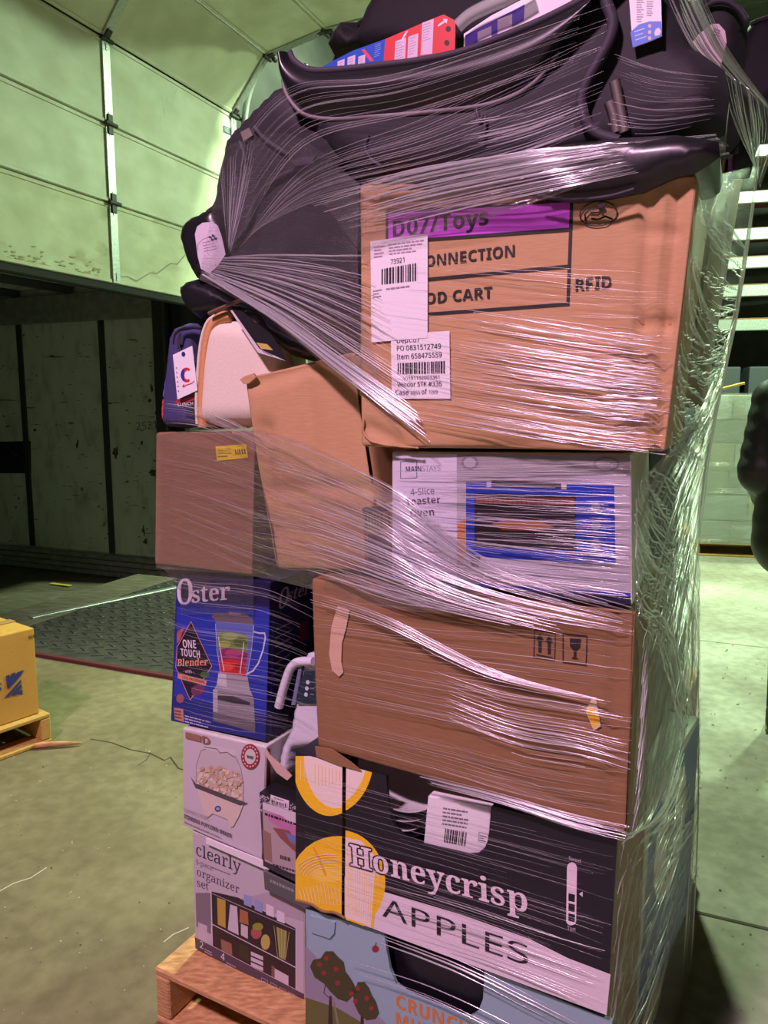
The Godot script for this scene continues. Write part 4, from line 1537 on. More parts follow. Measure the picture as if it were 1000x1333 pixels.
	for i in 16:
		var a := TAU * i / 16
		q.oval([327 + cos(a) * 9.6, 984 + sin(a) * 13.2], 1.0, 1.5, S(226, 190, 196), a, 6)
	q.text("SMARTSTORE", [241, 1055], [273, 1067], 4.5, S(170, 160, 168))
	q.text("STIRRING POPCORN MAKER", [241, 1063.5], [303, 1090], 5.2, S(66, 58, 66), "sans_bold")
	q.greek([241, 1067], [296, 1091], [241, 1071], 1, S(150, 140, 150), 2)
	q.poly([[243, 952], [263, 957], [263, 965], [243, 960]], S(150, 112, 96))
	q.text("D", [265, 967], [275, 969], 10, S(150, 104, 84), "sans_bold")
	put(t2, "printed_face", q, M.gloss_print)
	var rs := side_printer(c2)
	rs.poly([[348, 974], [352, 975], [352, 1085], [346, 1115]], S(150, 52, 60))
	put(t2, "side_print", rs, M.print)
	var fl := MB.new()
	var fr := pxs([[344, 980], [347, 975], [352, 984], [366, 996], [380, 1010], [374, 1016], [360, 1006]], off + 0.012)
	fl.slab(fr, (N + U * 0.4).normalized(), 0.003)
	put(t2, "open_flap", fl, mat(S(206, 176, 160), 0.7), "curled open carton flap")
	# folded white strip between the cartons
	var ws := MB.new()
	ws.slab(pxs([[268, 1091], [346, 1122], [354, 1128], [350, 1134], [268, 1098]], off + 0.012), N, 0.003)
	put(t, "loose_top_flap", ws, M.white_paper)
	# speckled black-and-white craft carton
	var c3 := new_carton([[337, 1031], [420, 1056], [420, 1166], [343, 1128]], off + 0.03, 0.05, 0.0)
	var t3 := box_thing("speckled_craft_carton", "small black and white speckled carton with a white barcode sticker beside the apple box", "box", c3, M.black, 0.003)
	var s := printer(c3.q[0], N)
	s.poly([[338, 1033], [395, 1050], [395, 1153], [343, 1127]], S(60, 56, 62))
	for i in 170:
		var x := rg.randf_range(338, 390)
		s.oval([x, 1033 + (x - 338) * 0.3 + rg.randf_range(0, 22)], rg.randf_range(0.5, 1.4), rg.randf_range(0.5, 1.2), S(196, 186, 194), rg.randf() * 3, 6)
	s.poly([[343, 1043], [390, 1058], [390, 1086], [344, 1066]], S(210, 200, 210))
	s.poly([[343, 1052], [370, 1062], [390, 1082], [390, 1140], [346, 1120]], S(176, 158, 160))
	s.poly([[346, 1056], [366, 1060], [390, 1078], [390, 1094], [352, 1068]], S(190, 120, 170))
	s.poly([[356, 1076], [378, 1080], [390, 1100], [390, 1112], [366, 1090]], S(140, 86, 74))
	s.poly([[343, 1079], [354, 1084], [356, 1122], [345, 1116]], S(146, 116, 104))
	s.poly([[372, 1082], [388, 1088], [388, 1100], [378, 1094]], S(110, 124, 176))
	s.greek([346, 1056], [388, 1070], [346, 1061], 1, S(40, 36, 40), 12, 0.9)
	s.greek([366, 1110], [388, 1117], [366, 1118], 1, S(60, 50, 56), 13, 0.9)
	s.greek([356, 1122], [390, 1132], [357, 1132], 2, S(60, 50, 56), 4, 0.8)
	put(t3, "printed_face", s, M.print)
	var st := printer(c3.q[0], N)
	st.lift = 0.0012
	st.poly([[353, 1034], [377, 1042], [376, 1054], [352, 1046]], S(226, 218, 226))
	st.bars([354, 1041], [375, 1047], [375, 1052], [354, 1046], S(40, 36, 40), 14, 9)
	st.greek([357, 1037], [373, 1042], [357, 1040], 1, S(80, 74, 80), 5)
	put(t3, "barcode_sticker", st, M.print)
	var g := new_carton([[342, 1133], [420, 1168], [420, 1196], [344, 1158]], off + 0.02, 0.04, 0.0)
	var tg := box_thing("grey_card_strip", "dark grey card strip wedged under the speckled craft carton", "card", g, mat(S(92, 94, 92), 0.6), 0.003)
	var gp := printer(g.q[0], N)
	gp.greek([352, 1143], [384, 1157], [352, 1149], 1, S(150, 150, 146), 4, 0.9)
	put(tg, "print", gp, M.print)
	# blender carton
	var c4 := new_carton([[229, 751], [352, 757], [346, 966], [222, 939]], -0.09, 0.36, 0.0, 31.0)
	var t4 := box_thing("blender_carton", "blue retail carton picturing a glass blender full of greens and berries", "box", c4, mat(S(34, 34, 74), 0.45), 0.005)
	blender_print(t4, c4)
	# brown carton with the yellow label
	var c5 := new_carton([[203, 563], [332, 563], [328, 749], [201, 734]], -0.088, 0.42, 0.0025, 41.0)
	var t5 := box_thing("yellow_label_carton", "plain brown carton with a small yellow label, on top of the blue blender carton", "box", c5, M.card_red, 0.005)
	var y := printer(c5.q[0], N, c5)
	y.lift = 0.0014
	y.poly([[281, 581], [321, 578], [323, 596], [283, 600]], S(232, 206, 34))
	y.greek([284, 584], [304, 583], [284, 592], 4, S(90, 82, 40), 3)
	y.bars([306, 585], [320, 584], [321, 591], [307, 592], S(70, 64, 36), 8, 3)
	y.greek([284, 593], [300, 592], [284, 597], 1, S(90, 82, 40), 5)
	put(t5, "yellow_label", y, M.print, "yellow price label")
	# crushed brown carton
	var c6 := new_carton([[317, 492], [460, 459], [503, 745], [352, 742]], -0.045, 0.36, 0.012, 52.0)
	c6.freq = 3.6
	for k in [[[352, 640], [430, 634], 0.012, 0.010], [[430, 634], [512, 640], 0.012, 0.010], [[330, 500], [470, 462], 0.01, 0.008], [[345, 560], [352, 740], 0.02, 0.014], [[400, 500], [410, 630], 0.014, 0.006], [[352, 690], [500, 700], 0.012, 0.006]]:
		c6.creases.append([front(k[0][0], k[0][1], -0.045), front(k[1][0], k[1][1], -0.045), k[2], k[3]])
	var t6 := box_thing("crushed_carton", "crushed sagging brown carton wedged left of the big toy carton", "box", c6, M.card, 0.014, "", 0.011)
	var cf := MB.new()
	cf.slab(pxs([[312, 494], [318, 490], [330, 486], [333, 491], [324, 499], [317, 500]], -0.036), N, 0.005)
	put(t6, "torn_flap", cf, M.card)
	# white appliance between the columns
	white_appliance()

func blender_print(t: Node3D, c: Carton):
	var p := printer(c.q[0], N, c)
	var royal := S(40, 58, 168)
	p.poly([[230, 760], [351, 768], [346, 964], [223, 938]], S(36, 46, 128))
	p.poly([[231, 790], [351, 796], [347, 930], [227, 905]], royal)
	p.poly([[231, 752], [351, 758], [351, 790], [230, 780]], S(34, 32, 74))
	var wh := S(224, 214, 226)
	p.text("O", [231, 788], [251, 786], 33, wh, "serif_bold", 0.25)
	p.text("ster", [250, 785], [300, 780], 21, wh, "serif_bold", 0.22)
	var dk := S(34, 26, 44)
	p.poly([[249, 809], [276, 867], [248, 911], [231, 872], [231, 838]], dk)
	p.ring([[249, 809], [276, 867], [248, 911], [229, 868], [231, 842]], 0.0015, S(224, 150, 130))
	p.poly([[231, 822], [240, 817], [234, 834], [231, 838]], S(190, 96, 80))
	p.text("ONE", [239, 843], [256, 844], 10.5, wh, "sans_bold")
	p.text("TOUCH", [236, 853.5], [261, 856.5], 9.5, wh, "sans_bold")
	p.text("Blender", [231, 867], [271, 866], 9, S(226, 156, 130), "serif_bold", 0.3)
	p.text("- with -", [239, 875.5], [253, 876.5], 4, wh)
	p.poly([[232, 876], [270, 886], [268, 892], [232, 883]], S(216, 142, 122))
	p.text("LESS PROGRAMS", [238, 883], [267, 890], 3.6, dk, "sans_bold")
	p.oval([258, 898], 9, 7, S(120, 50, 96), -0.4); p.oval([267, 878], 6, 4, S(70, 110, 60))
	p.oval([235, 909], 5, 6, S(150, 90, 100))
	p.poly([[227, 921], [239, 923], [240, 940], [228, 936]], S(190, 136, 120))
	p.greek([228, 923], [238, 925], [228, 935], 3, S(90, 50, 60), 3, 0.8)
	p.greek([241, 930], [276, 939], [241, 941], 3, S(200, 196, 220), 6)
	# jar
	p.poly([[281, 808], [331, 813], [328, 848], [322, 881], [287, 877], [283, 845]], S(96, 108, 176))
	p.poly([[283, 826], [286, 823], [296, 822], [302, 825], [310, 823], [324, 830], [323, 848], [285, 846]], S(112, 138, 70))
	p.oval([300, 828], 10, 5, S(140, 164, 84)); p.oval([313, 836], 9, 6, S(84, 112, 56)); p.oval([293, 838], 8, 5, S(150, 170, 80))
	p.poly([[285, 846], [296, 843], [310, 846], [323, 850], [321, 866], [287, 862]], S(136, 46, 96))
	p.oval([304, 850], 11, 5, S(166, 70, 120))
	p.poly([[286, 860], [300, 857], [321, 862], [319, 880], [288, 876]], S(190, 44, 50))
	p.oval([297, 868], 7, 5, S(214, 74, 66)); p.oval([312, 868], 6, 5, S(160, 30, 44))
	p.path([[285, 830], [288, 850], [292, 873]], 0.0022, S(216, 220, 236))
	p.path([[318, 836], [315, 860], [313, 876]], 0.0022, S(206, 210, 232))
	p.path([[281, 812], [283, 846], [288, 877]], 0.0014, S(176, 186, 224))
	p.path([[331, 814], [328, 846], [322, 880]], 0.0014, S(176, 186, 224))
	p.path([[331, 822], [338, 824], [345, 824], [346, 830], [343, 846], [337, 863], [330, 873], [322, 877]], 0.0034, S(196, 204, 232))
	p.poly([[276, 802], [281, 797], [318, 797], [330, 805], [331, 813], [281, 808]], S(104, 96, 106))
	p.poly([[298, 796], [314, 797], [314, 801], [299, 800]], S(140, 132, 142))
	# base
	p.poly([[285, 876], [323, 881], [326, 898], [330, 906], [279, 898], [283, 890]], S(160, 158, 166))
	p.poly([[285, 876], [295, 877], [296, 894], [283, 891]], S(196, 194, 202))
	p.poly([[278, 897], [331, 907], [333, 952], [278, 937]], S(136, 132, 140))
	p.poly([[282, 905], [304, 906], [326, 914], [326, 918], [304, 915], [284, 910]], S(66, 60, 70))
	p.poly([[278, 897], [284, 898], [284, 939], [278, 937]], S(176, 172, 180))
	p.poly([[278, 926], [333, 940], [333, 953], [278, 938]], S(104, 98, 108))
	put(t, "printed_face", p, M.gloss_print)
	var s := side_printer(c)
	s.text("O", [361, 795], [373, 789], 26, S(176, 170, 184), "serif_bold", 0.3)
	s.text("ster", [373, 784], [402, 772], 15, S(176, 170, 184), "serif_bold", 0.3)
	for i in 6:
		s.greek([358, 818 + i * 11], [380, 808 + i * 10], [358, 822 + i * 11], 1, S(140, 140, 170), 20 + i, 0.8)
	s.poly([[354, 800], [357, 798], [353, 955], [350, 960]], S(42, 52, 150))
	s.poly([[390, 812], [400, 808], [398, 832], [389, 838]], S(120, 30, 50))
	put(t, "side_print", s, M.gloss_print)

func white_appliance():
	var t := thing("white_appliance", "white plastic appliance with side handle and dark panel between blender and big cartons", "appliance", F(-0.6, 0.62, -0.16))
	var b := inflate(pxs([[366, 1004], [372, 970], [384, 944], [390, 910], [398, 872], [402, 850], [440, 846], [440, 966], [392, 972], [386, 1004]], -0.13), N, 0.03, 0.10, 0.02, 0.008)
	put(t, "body", b, M.white_plastic)
	var h := MB.new()
	h.tube(catmull(pxs([[363, 920], [369, 897], [377, 873], [384, 864], [394, 861], [408, 861]], -0.095), 24), 0.0095, 10)
	put(t, "handle", h, M.white_plastic)
	var d := MB.new()
	d.slab(pxs([[386, 916], [392, 890], [396, 874], [430, 874], [430, 916]], -0.094), N, 0.006)
	var dp := put(t, "dark_panel", d, mat(S(30, 48, 64), 0.3))
	var p := printer(front(400, 890, -0.094), N)
	for y in [888, 896, 904]:
		p.oval([401 - (y - 888) * 0.15, y], 2.4, 2.8, S(200, 204, 216))
		p.greek([404, y - 2], [412, y - 1], [404, y + 2], 1, S(120, 140, 160), y)
	put(dp, "icon_print", p, M.print)
	var s := MB.new()
	s.slab(pxs([[389, 868], [393, 868], [384, 918], [379, 918]], -0.095), N, 0.005)
	put(t, "grey_trim", s, mat(S(110, 120, 150), 0.5))

func rear_boxes():
	# second row of the load, seen through the side film; the far-corner carton is added to cast shadow
	var list := [
		["baby_gear_carton", "blue and white baby gear carton behind film low on the load's side", -0.005, 0.141, 0.66, -0.315, 0.48, M.card_pale],
		["shadow_caster_carton", "added kraft carton casting floor shadow, hidden behind the blue baby gear carton", 0.0, 0.14, 0.66, -0.81, 0.34, M.card],
		["grey_rear_carton", "dull grey carton behind film above the blue baby gear carton", -0.03, 0.67, 1.02, -0.46, 0.58, mat(S(120, 122, 112), 0.7)],
		["dark_rear_carton", "dark charcoal carton behind film at mid height on the load's side", -0.05, 1.03, 1.40, -0.46, 0.5, mat(S(56, 56, 58), 0.6)],
		["brown_rear_carton", "brown carton behind film high on the load's side, behind the toy carton", 0.045, 1.41, 1.97, -0.60, 0.40, M.card_dark],
	]
	for l in list:
		var c := new_carton([[-0.5, l[4]], [l[2], l[4]], [minf(l[2], -0.01) if l[3] > 1.2 else l[2], l[3]], [-0.5, l[3]]], l[5], l[6], 0.0 if l[0] == "baby_gear_carton" else 0.002, l[3] * 9, true, -0.045 if l[0] == "baby_gear_carton" else 0.0)
		var t := box_thing(l[0], l[1], "box", c, l[7], 0.006)
		if l[0] == "baby_gear_carton":
			var s := side_printer(c)
			var a: Vector3 = c.q[1]
			var P := func(x, y): return a + c.dv * x - Vector3(0, y * 0.519, 0)
			s.world_poly([P.call(0.02, 0.01), P.call(0.99, 0.01), P.call(0.99, 0.99), P.call(0.02, 0.99)], S(196, 192, 190))
			s.world_poly([P.call(0.10, 0.12), P.call(0.99, 0.01), P.call(0.99, 0.99), P.call(0.04, 0.99), P.call(0.06, 0.6)], S(40, 70, 150))
			var bl := []
			for i in 20:
				var an := TAU * i / 20
				bl.append(P.call(0.5 + cos(an) * 0.3, 0.36 + sin(an) * 0.28))
			s.world_poly(bl, S(226, 216, 214))
			s.lay("Tiny Love", P.call(0.42, 0.17), Vector3.DOWN, c.dv.normalized(), 0.20, 0.085, S(44, 60, 110), "sans_bold")
			s.lay("y and", P.call(0.2, 0.78), c.dv.normalized(), Vector3.UP, 0.2, 0.022, S(206, 206, 216), "sans_bold")
			s.lay("lie h", P.call(0.18, 0.86), c.dv.normalized(), Vector3.UP, 0.22, 0.022, S(206, 206, 216), "sans_bold")
			s.lay("ther", P.call(0.2, 0.94), c.dv.normalized(), Vector3.UP, 0.2, 0.022, S(206, 206, 216), "sans_bold")
			put(t, "side_print", s, M.gloss_print)
		if l[0] == "brown_rear_carton":
			var s := side_printer(c)
			var a: Vector3 = c.q[1]
			s.world_poly([a - N * 0.03 - Vector3(0, 0.03, 0), a - N * 0.17 - Vector3(0, 0.03, 0), a - N * 0.12 - Vector3(0, 0.10, 0), a - N * 0.03 - Vector3(0, 0.12, 0)], S(120, 40, 120))
			s.world_poly([a - N * 0.02 - Vector3(0, 0.14, 0), a - N * 0.09 - Vector3(0, 0.14, 0), a - N * 0.09 - Vector3(0, 0.30, 0), a - N * 0.02 - Vector3(0, 0.30, 0)], S(206, 206, 206))
			put(t, "side_print", s, M.print)
	# hidden heart of the load that carries the soft goods on top
	var c := new_carton([[-0.98, 1.36], [-0.52, 1.36], [-0.52, 0.141], [-0.98, 0.141]], -0.55, 0.5, 0.002, 77.0, true)
	box_thing("tall_rear_carton", "tall brown carton standing at the back of the pallet under the black bags", "box", c, M.card_red, 0.006)

# ---------------------------------------------------------------- bags and seats on top
func build_soft_goods():
	# --- lunch bag with its hang tag
	var off := -0.13
	var t := thing("lunch_bag", "purple-navy zipped lunch bag with fading blue and red side, white tag hanging on it", "bag", F(-0.97, 1.362, -0.2))
	put(t, "body", inflate(pxs([[222, 555], [218, 548], [219, 520], [223, 480], [227, 440], [234, 426], [246, 421], [262, 421], [266, 430], [262, 480], [258, 520], [258, 556], [240, 558]], off), N, 0.03, 0.10, 0.022, 0.008, 0.004, 3.0), M.navy)
	var sd := inflate(pxs([[213, 520], [217, 495], [221, 470], [224, 452], [229, 455], [226, 490], [224, 522]], off + 0.012), N, 0.012, 0.05, 0.012, 0.006)
	put(t, "blue_side", sd, M.blue_dye, "blue dyed side of the bag")
	var s2 := inflate(pxs([[212, 545], [213, 519], [224, 521], [224, 540], [228, 553], [219, 552]], off + 0.012), N, 0.012, 0.05, 0.012, 0.006)
	put(t, "red_side", s2, M.red_dye, "red dyed lower side of the bag")
	var z := MB.new()
	z.tube(catmull(pxs([[227, 448], [229, 436], [237, 429], [250, 427], [262, 428]], off + 0.026), 20), 0.004, 8)
	put(t, "zip", z, M.black)
	var pl := MB.new()
	pl.cbox(front(234, 444, off + 0.034), (U * 0.2 + Vector3.UP).normalized() * 0.016, U * 0.004, N * 0.003, 0.002)
	pl.tube(catmull(pxs([[231, 440], [233, 450], [236, 458]], off + 0.036), 8), 0.002, 6)
	put(t, "zip_pull", pl, M.dark_steel)
	var lp := MB.new()
	lp.tube(catmull(pxs([[236, 448], [240, 436], [252, 432], [263, 434]], off + 0.03), 16), 0.006, 8)
	put(t, "carry_loop", lp, M.navy)
	var pp := printer(front(245, 540, off + 0.032), N)
	pp.poly([[229, 521], [262, 514], [262, 519], [229, 527]], S(160, 40, 48))
	pp.text("LUNCH", [232, 529], [252, 527], 4, S(200, 200, 220), "sans_bold")
	put(t, "badge_print", pp, M.print)
	var tg := MB.new()
	tg.slab(pxs([[225, 462], [250, 450], [257, 508], [231, 520]], off + 0.042), N, 0.0012)
	var tag := single("hang_tag", tg, M.white_paper, "white hang tag with a red and blue letter C on the purple bag", "tag", front(241, 485, off + 0.042))
	var c := printer(front(240, 480, off + 0.042), N)
	c.oval([239, 461], 2.4, 3.2, S(36, 44, 120))
	var red := S(200, 40, 48)
	c.poly(arc_px([243, 488], 7.5, 9.5, 0.9, TAU - 0.9, 22) + [[246, 483], [244, 481.5], [241, 484], [240, 488], [241, 492], [244, 494.5], [246, 493]], red)
	c.poly(arc_px([243, 488], 7.5, 9.5, 1.9, TAU - 1.9, 12) + [[240, 486], [240, 490]], S(40, 50, 150))
	c.path([[238, 503], [240, 500], [239, 504], [243, 501], [247, 500], [251, 498], [253, 496]], 0.0014, red)
	for i in 6:
		c.oval([230 + i * 0.5, 479 + i * 6], 0.9, 0.9, S(90, 90, 150), 0, 6)
	put(tag, "tag_print", c, M.print)
	# --- cream case with tan edge
	var e := thing("cream_case", "cream rounded travel case with a tan piped edge, standing on the brown carton", "case", F(-0.8, 1.362, -0.2))
	put(e, "shell", inflate(pxs([[268, 556], [268, 520], [272, 470], [279, 430], [286, 418], [298, 412], [330, 413], [356, 422], [376, 445], [384, 480], [384, 556]], off), N, 0.045, 0.10, 0.045, 0.01), M.cream)
	var ed := MB.new()
	ed.tube(catmull(pxs([[264, 556], [263, 530], [265, 490], [269, 450], [276, 426], [286, 415], [300, 411]], off + 0.034), 30), 0.0125, 10, false, 0.6, N)
	put(e, "tan_edge", ed, M.tan_trim, "tan piped edge")
	var pi := MB.new()
	pi.tube(catmull(pxs([[257, 552], [256, 520], [259, 470], [263, 440], [270, 420], [280, 411]], off + 0.036), 30), 0.004, 8)
	put(e, "piping", pi, M.cream)
	# --- dark hang tag leaning over the case
	var dtm := MB.new()
	dtm.slab(pxs([[300, 404], [338, 407], [373, 470], [336, 459]], off + 0.075), (N + Vector3.UP * 0.0).normalized(), 0.0015)
	var dt := single("dark_hang_tag", dtm, M.black, "black cardboard hang tag with white foot leaning over the cream case", "tag", front(336, 440, off + 0.075))
	var dp := printer(front(336, 440, off + 0.075), N)
	dp.poly([[300, 404], [303, 404], [338, 454], [373, 470], [336, 459]], S(206, 196, 202))
	dp.poly([[334, 446], [348, 448], [356, 456], [340, 454]], S(196, 176, 90))
	dp.bars([341, 456], [353, 459], [356, 464], [345, 460], S(40, 40, 44), 8, 3)
	dp.poly([[326, 410], [334, 411], [340, 420], [332, 420]], S(70, 66, 72))
	put(dt, "tag_print", dp, M.print)
	# --- left black stroller seat: body, ledge, strap, sticker
	var b := thing("stroller_seat", "black padded stroller seat with an oval white sticker, leaning left over the load", "stroller seat", F(-0.75, 1.55, -0.2))
	put(b, "padded_back", inflate(pxs([[374, 112], [340, 142], [303, 180], [292, 225], [285, 262], [270, 276], [252, 286], [243, 296], [240, 310], [248, 336], [257, 362], [285, 370], [330, 398], [400, 436], [482, 482], [500, 470], [500, 236], [440, 150], [400, 120]], -0.14), N, 0.05, 0.16, 0.06, 0.016, 0.02, 9.0), M.fabric)
	var le := MB.new()
	le.slab(pxs([[376, 172], [412, 158], [470, 150], [470, 206], [418, 206], [376, 208]], -0.07), N, 0.06)
	put(b, "ledge", le, M.fabric)
	var led := MB.new()
	led.slab(pxs([[376, 208], [412, 202], [404, 212], [386, 216]], -0.068), N, 0.02)
	put(b, "ledge_trim", led, M.fabric_grey)
	for k in [[[332, 166], [346, 182], [376, 202]], [[312, 184], [318, 200], [320, 210]], [[320, 300], [332, 262], [356, 236], [400, 214]], [[302, 320], [318, 300], [330, 270]]]:
		var r := MB.new()
		r.tube(catmull(pxs(k, -0.09), 14), 0.005, 7)
		put(b, "seam_piping", r, M.fabric_grey)
	var wl := MB.new()
	wl.slab(pxs([[313, 172], [324, 166], [329, 176], [317, 184]], -0.088), N, 0.003)
	put(b, "woven_patch", wl, mat(S(110, 108, 96), 0.7))
	var kn := MB.new()
	var kb := inflate(pxs([[243, 294], [252, 285], [270, 276], [288, 270], [300, 300], [292, 345], [262, 366], [250, 345], [240, 312]], -0.10), N, 0.03, 0.06, 0.03, 0.008)
	put(b, "side_cushion", kb, M.shell)
	var stk := printer(front(272, 320, -0.069), N)
	stk.poly([[254, 305], [257, 295], [264, 290], [277, 289], [284, 294], [289, 308], [294, 331], [284, 346], [273, 356], [262, 350], [258, 335]], S(206, 196, 210))
	stk.path([[258, 326], [258, 318], [264, 312], [274, 308], [284, 310]], 0.001, S(90, 80, 96))
	stk.greek([264, 315], [283, 311], [266, 330], 4, S(120, 110, 126), 3, 0.4)
	for q in [[274, 309], [278, 307], [281, 311], [277, 312]]:
		stk.oval(q, 2.4, 1.6, S(50, 44, 56), 0.4, 8)
	put(b, "oval_sticker", stk, M.print, "white oval sticker with small print")
	# --- black bag mouth under it
	var u := thing("black_tote", "small black glossy bag squeezed under the stroller seat above the lunch bag", "bag", F(-0.9, 1.5, -0.2))
	put(u, "body", inflate(pxs([[240, 376], [250, 366], [262, 362], [290, 372], [330, 396], [368, 418], [440, 452], [470, 470], [430, 478], [380, 462], [330, 418], [296, 410], [262, 416], [247, 398]], -0.12), N, 0.04, 0.14, 0.025, 0.01, 0.008, 5.0), M.shell)
	var uz := MB.new()
	uz.tube(catmull(pxs([[272, 408], [300, 396], [330, 386], [352, 388]], -0.078), 14), 0.004, 7)
	put(u, "zip", uz, mat(S(110, 84, 74), 0.5))
	car_seat()
	# --- black slab of folded fabric on the toy carton
	var f := thing("folded_black_cover", "glossy black folded cover lying across the top of the toy carton", "cover", F(-0.15, 1.77, -0.2))
	put(f, "body", inflate(pxs([[500, 240], [560, 226], [640, 214], [720, 196], [800, 180], [880, 176], [936, 184], [938, 204], [922, 216], [905, 226], [880, 230], [838, 250], [800, 258], [750, 264], [700, 258], [640, 240], [560, 240]], 0.030), N, 0.022, 0.24, 0.028, 0.012, 0.012, 13.0), M.shell)
	var fh := MB.new()
	fh.tube(catmull(pxs([[700, 254], [740, 260], [790, 256], [826, 246]], 0.048), 16), 0.0025, 6)
	put(f, "hem", fh, M.fabric_grey)
	# --- black things further back
	var g := thing("black_backpack", "matt black backpack standing at the back left of the top of the load", "backpack", F(-0.3, 1.95, -0.6))
	put(g, "body", inflate(pxs([[432, 82], [444, 52], [456, 36], [466, 28], [474, 30], [478, 48], [486, 26], [496, 8], [512, -20], [560, -60], [800, -60], [800, 40], [600, 90]], -0.42), N, 0.06, 0.16, 0.04, 0.018, 0.02, 4.0), M.fabric)
	var gs := MB.new()
	gs.tube(catmull(pxs([[466, 34], [474, 28], [482, 34], [484, 56]], -0.37), 12), 0.006, 7)
	put(g, "grab_handle", gs, M.shell)
	var h := thing("black_chair_back", "black seat back with round pink tag, upright at the back right of the load", "seat", F(0.0, 1.9, -0.7))
	put(h, "body", inflate(pxs([[870, -30], [900, 2], [930, -2], [962, 6], [975, 22], [971, 70], [966, 130], [962, 200], [900, 206], [880, 60]], -0.5), N, 0.04, 0.12, 0.04, 0.016, 0.01, 2.0), M.fabric)
	var he := MB.new()
	he.tube(catmull(pxs([[918, 10], [930, 3], [948, 3], [964, 14], [972, 26]], -0.45), 16), 0.005, 7)
	put(h, "top_piping", he, M.fabric_grey)
	var h2 := thing("black_side_panel", "flat black panel standing behind the seat back with the pink tag", "panel", F(0.15, 1.9, -0.95))
	put(h2, "body", inflate(pxs([[965, 50], [980, 28], [1010, 20], [1060, 20], [1050, 110], [1004, 150], [984, 200], [976, 232], [930, 236], [950, 100]], -0.75), N, 0.03, 0.1, 0.03, 0.02, 0.01, 2.0), M.fabric)
	var hp := MB.new()
	hp.tube(catmull(pxs([[977, 32], [990, 26], [1012, 22], [1050, 22]], -0.72), 12), 0.005, 7)
	put(h2, "top_piping", hp, M.fabric_grey)
	var rt := MB.new()
	rt.slab(pxs([[921, 36], [927, 31], [936, 31], [944, 40], [946, 54], [942, 72], [937, 89], [924, 84], [906, 66], [902, 54], [910, 44]], -0.43), N, 0.002)
	var rg := single("round_tag", rt, mat(S(222, 192, 208), 0.6), "pale pink rounded card tag hanging on the black seat back", "tag", front(925, 60, -0.43))
	var rp := printer(front(925, 60, -0.43), N)
	rp.greek([929, 36], [940, 40], [928, 46], 3, S(120, 90, 110), 3)
	put(rg, "tag_print", rp, M.print)

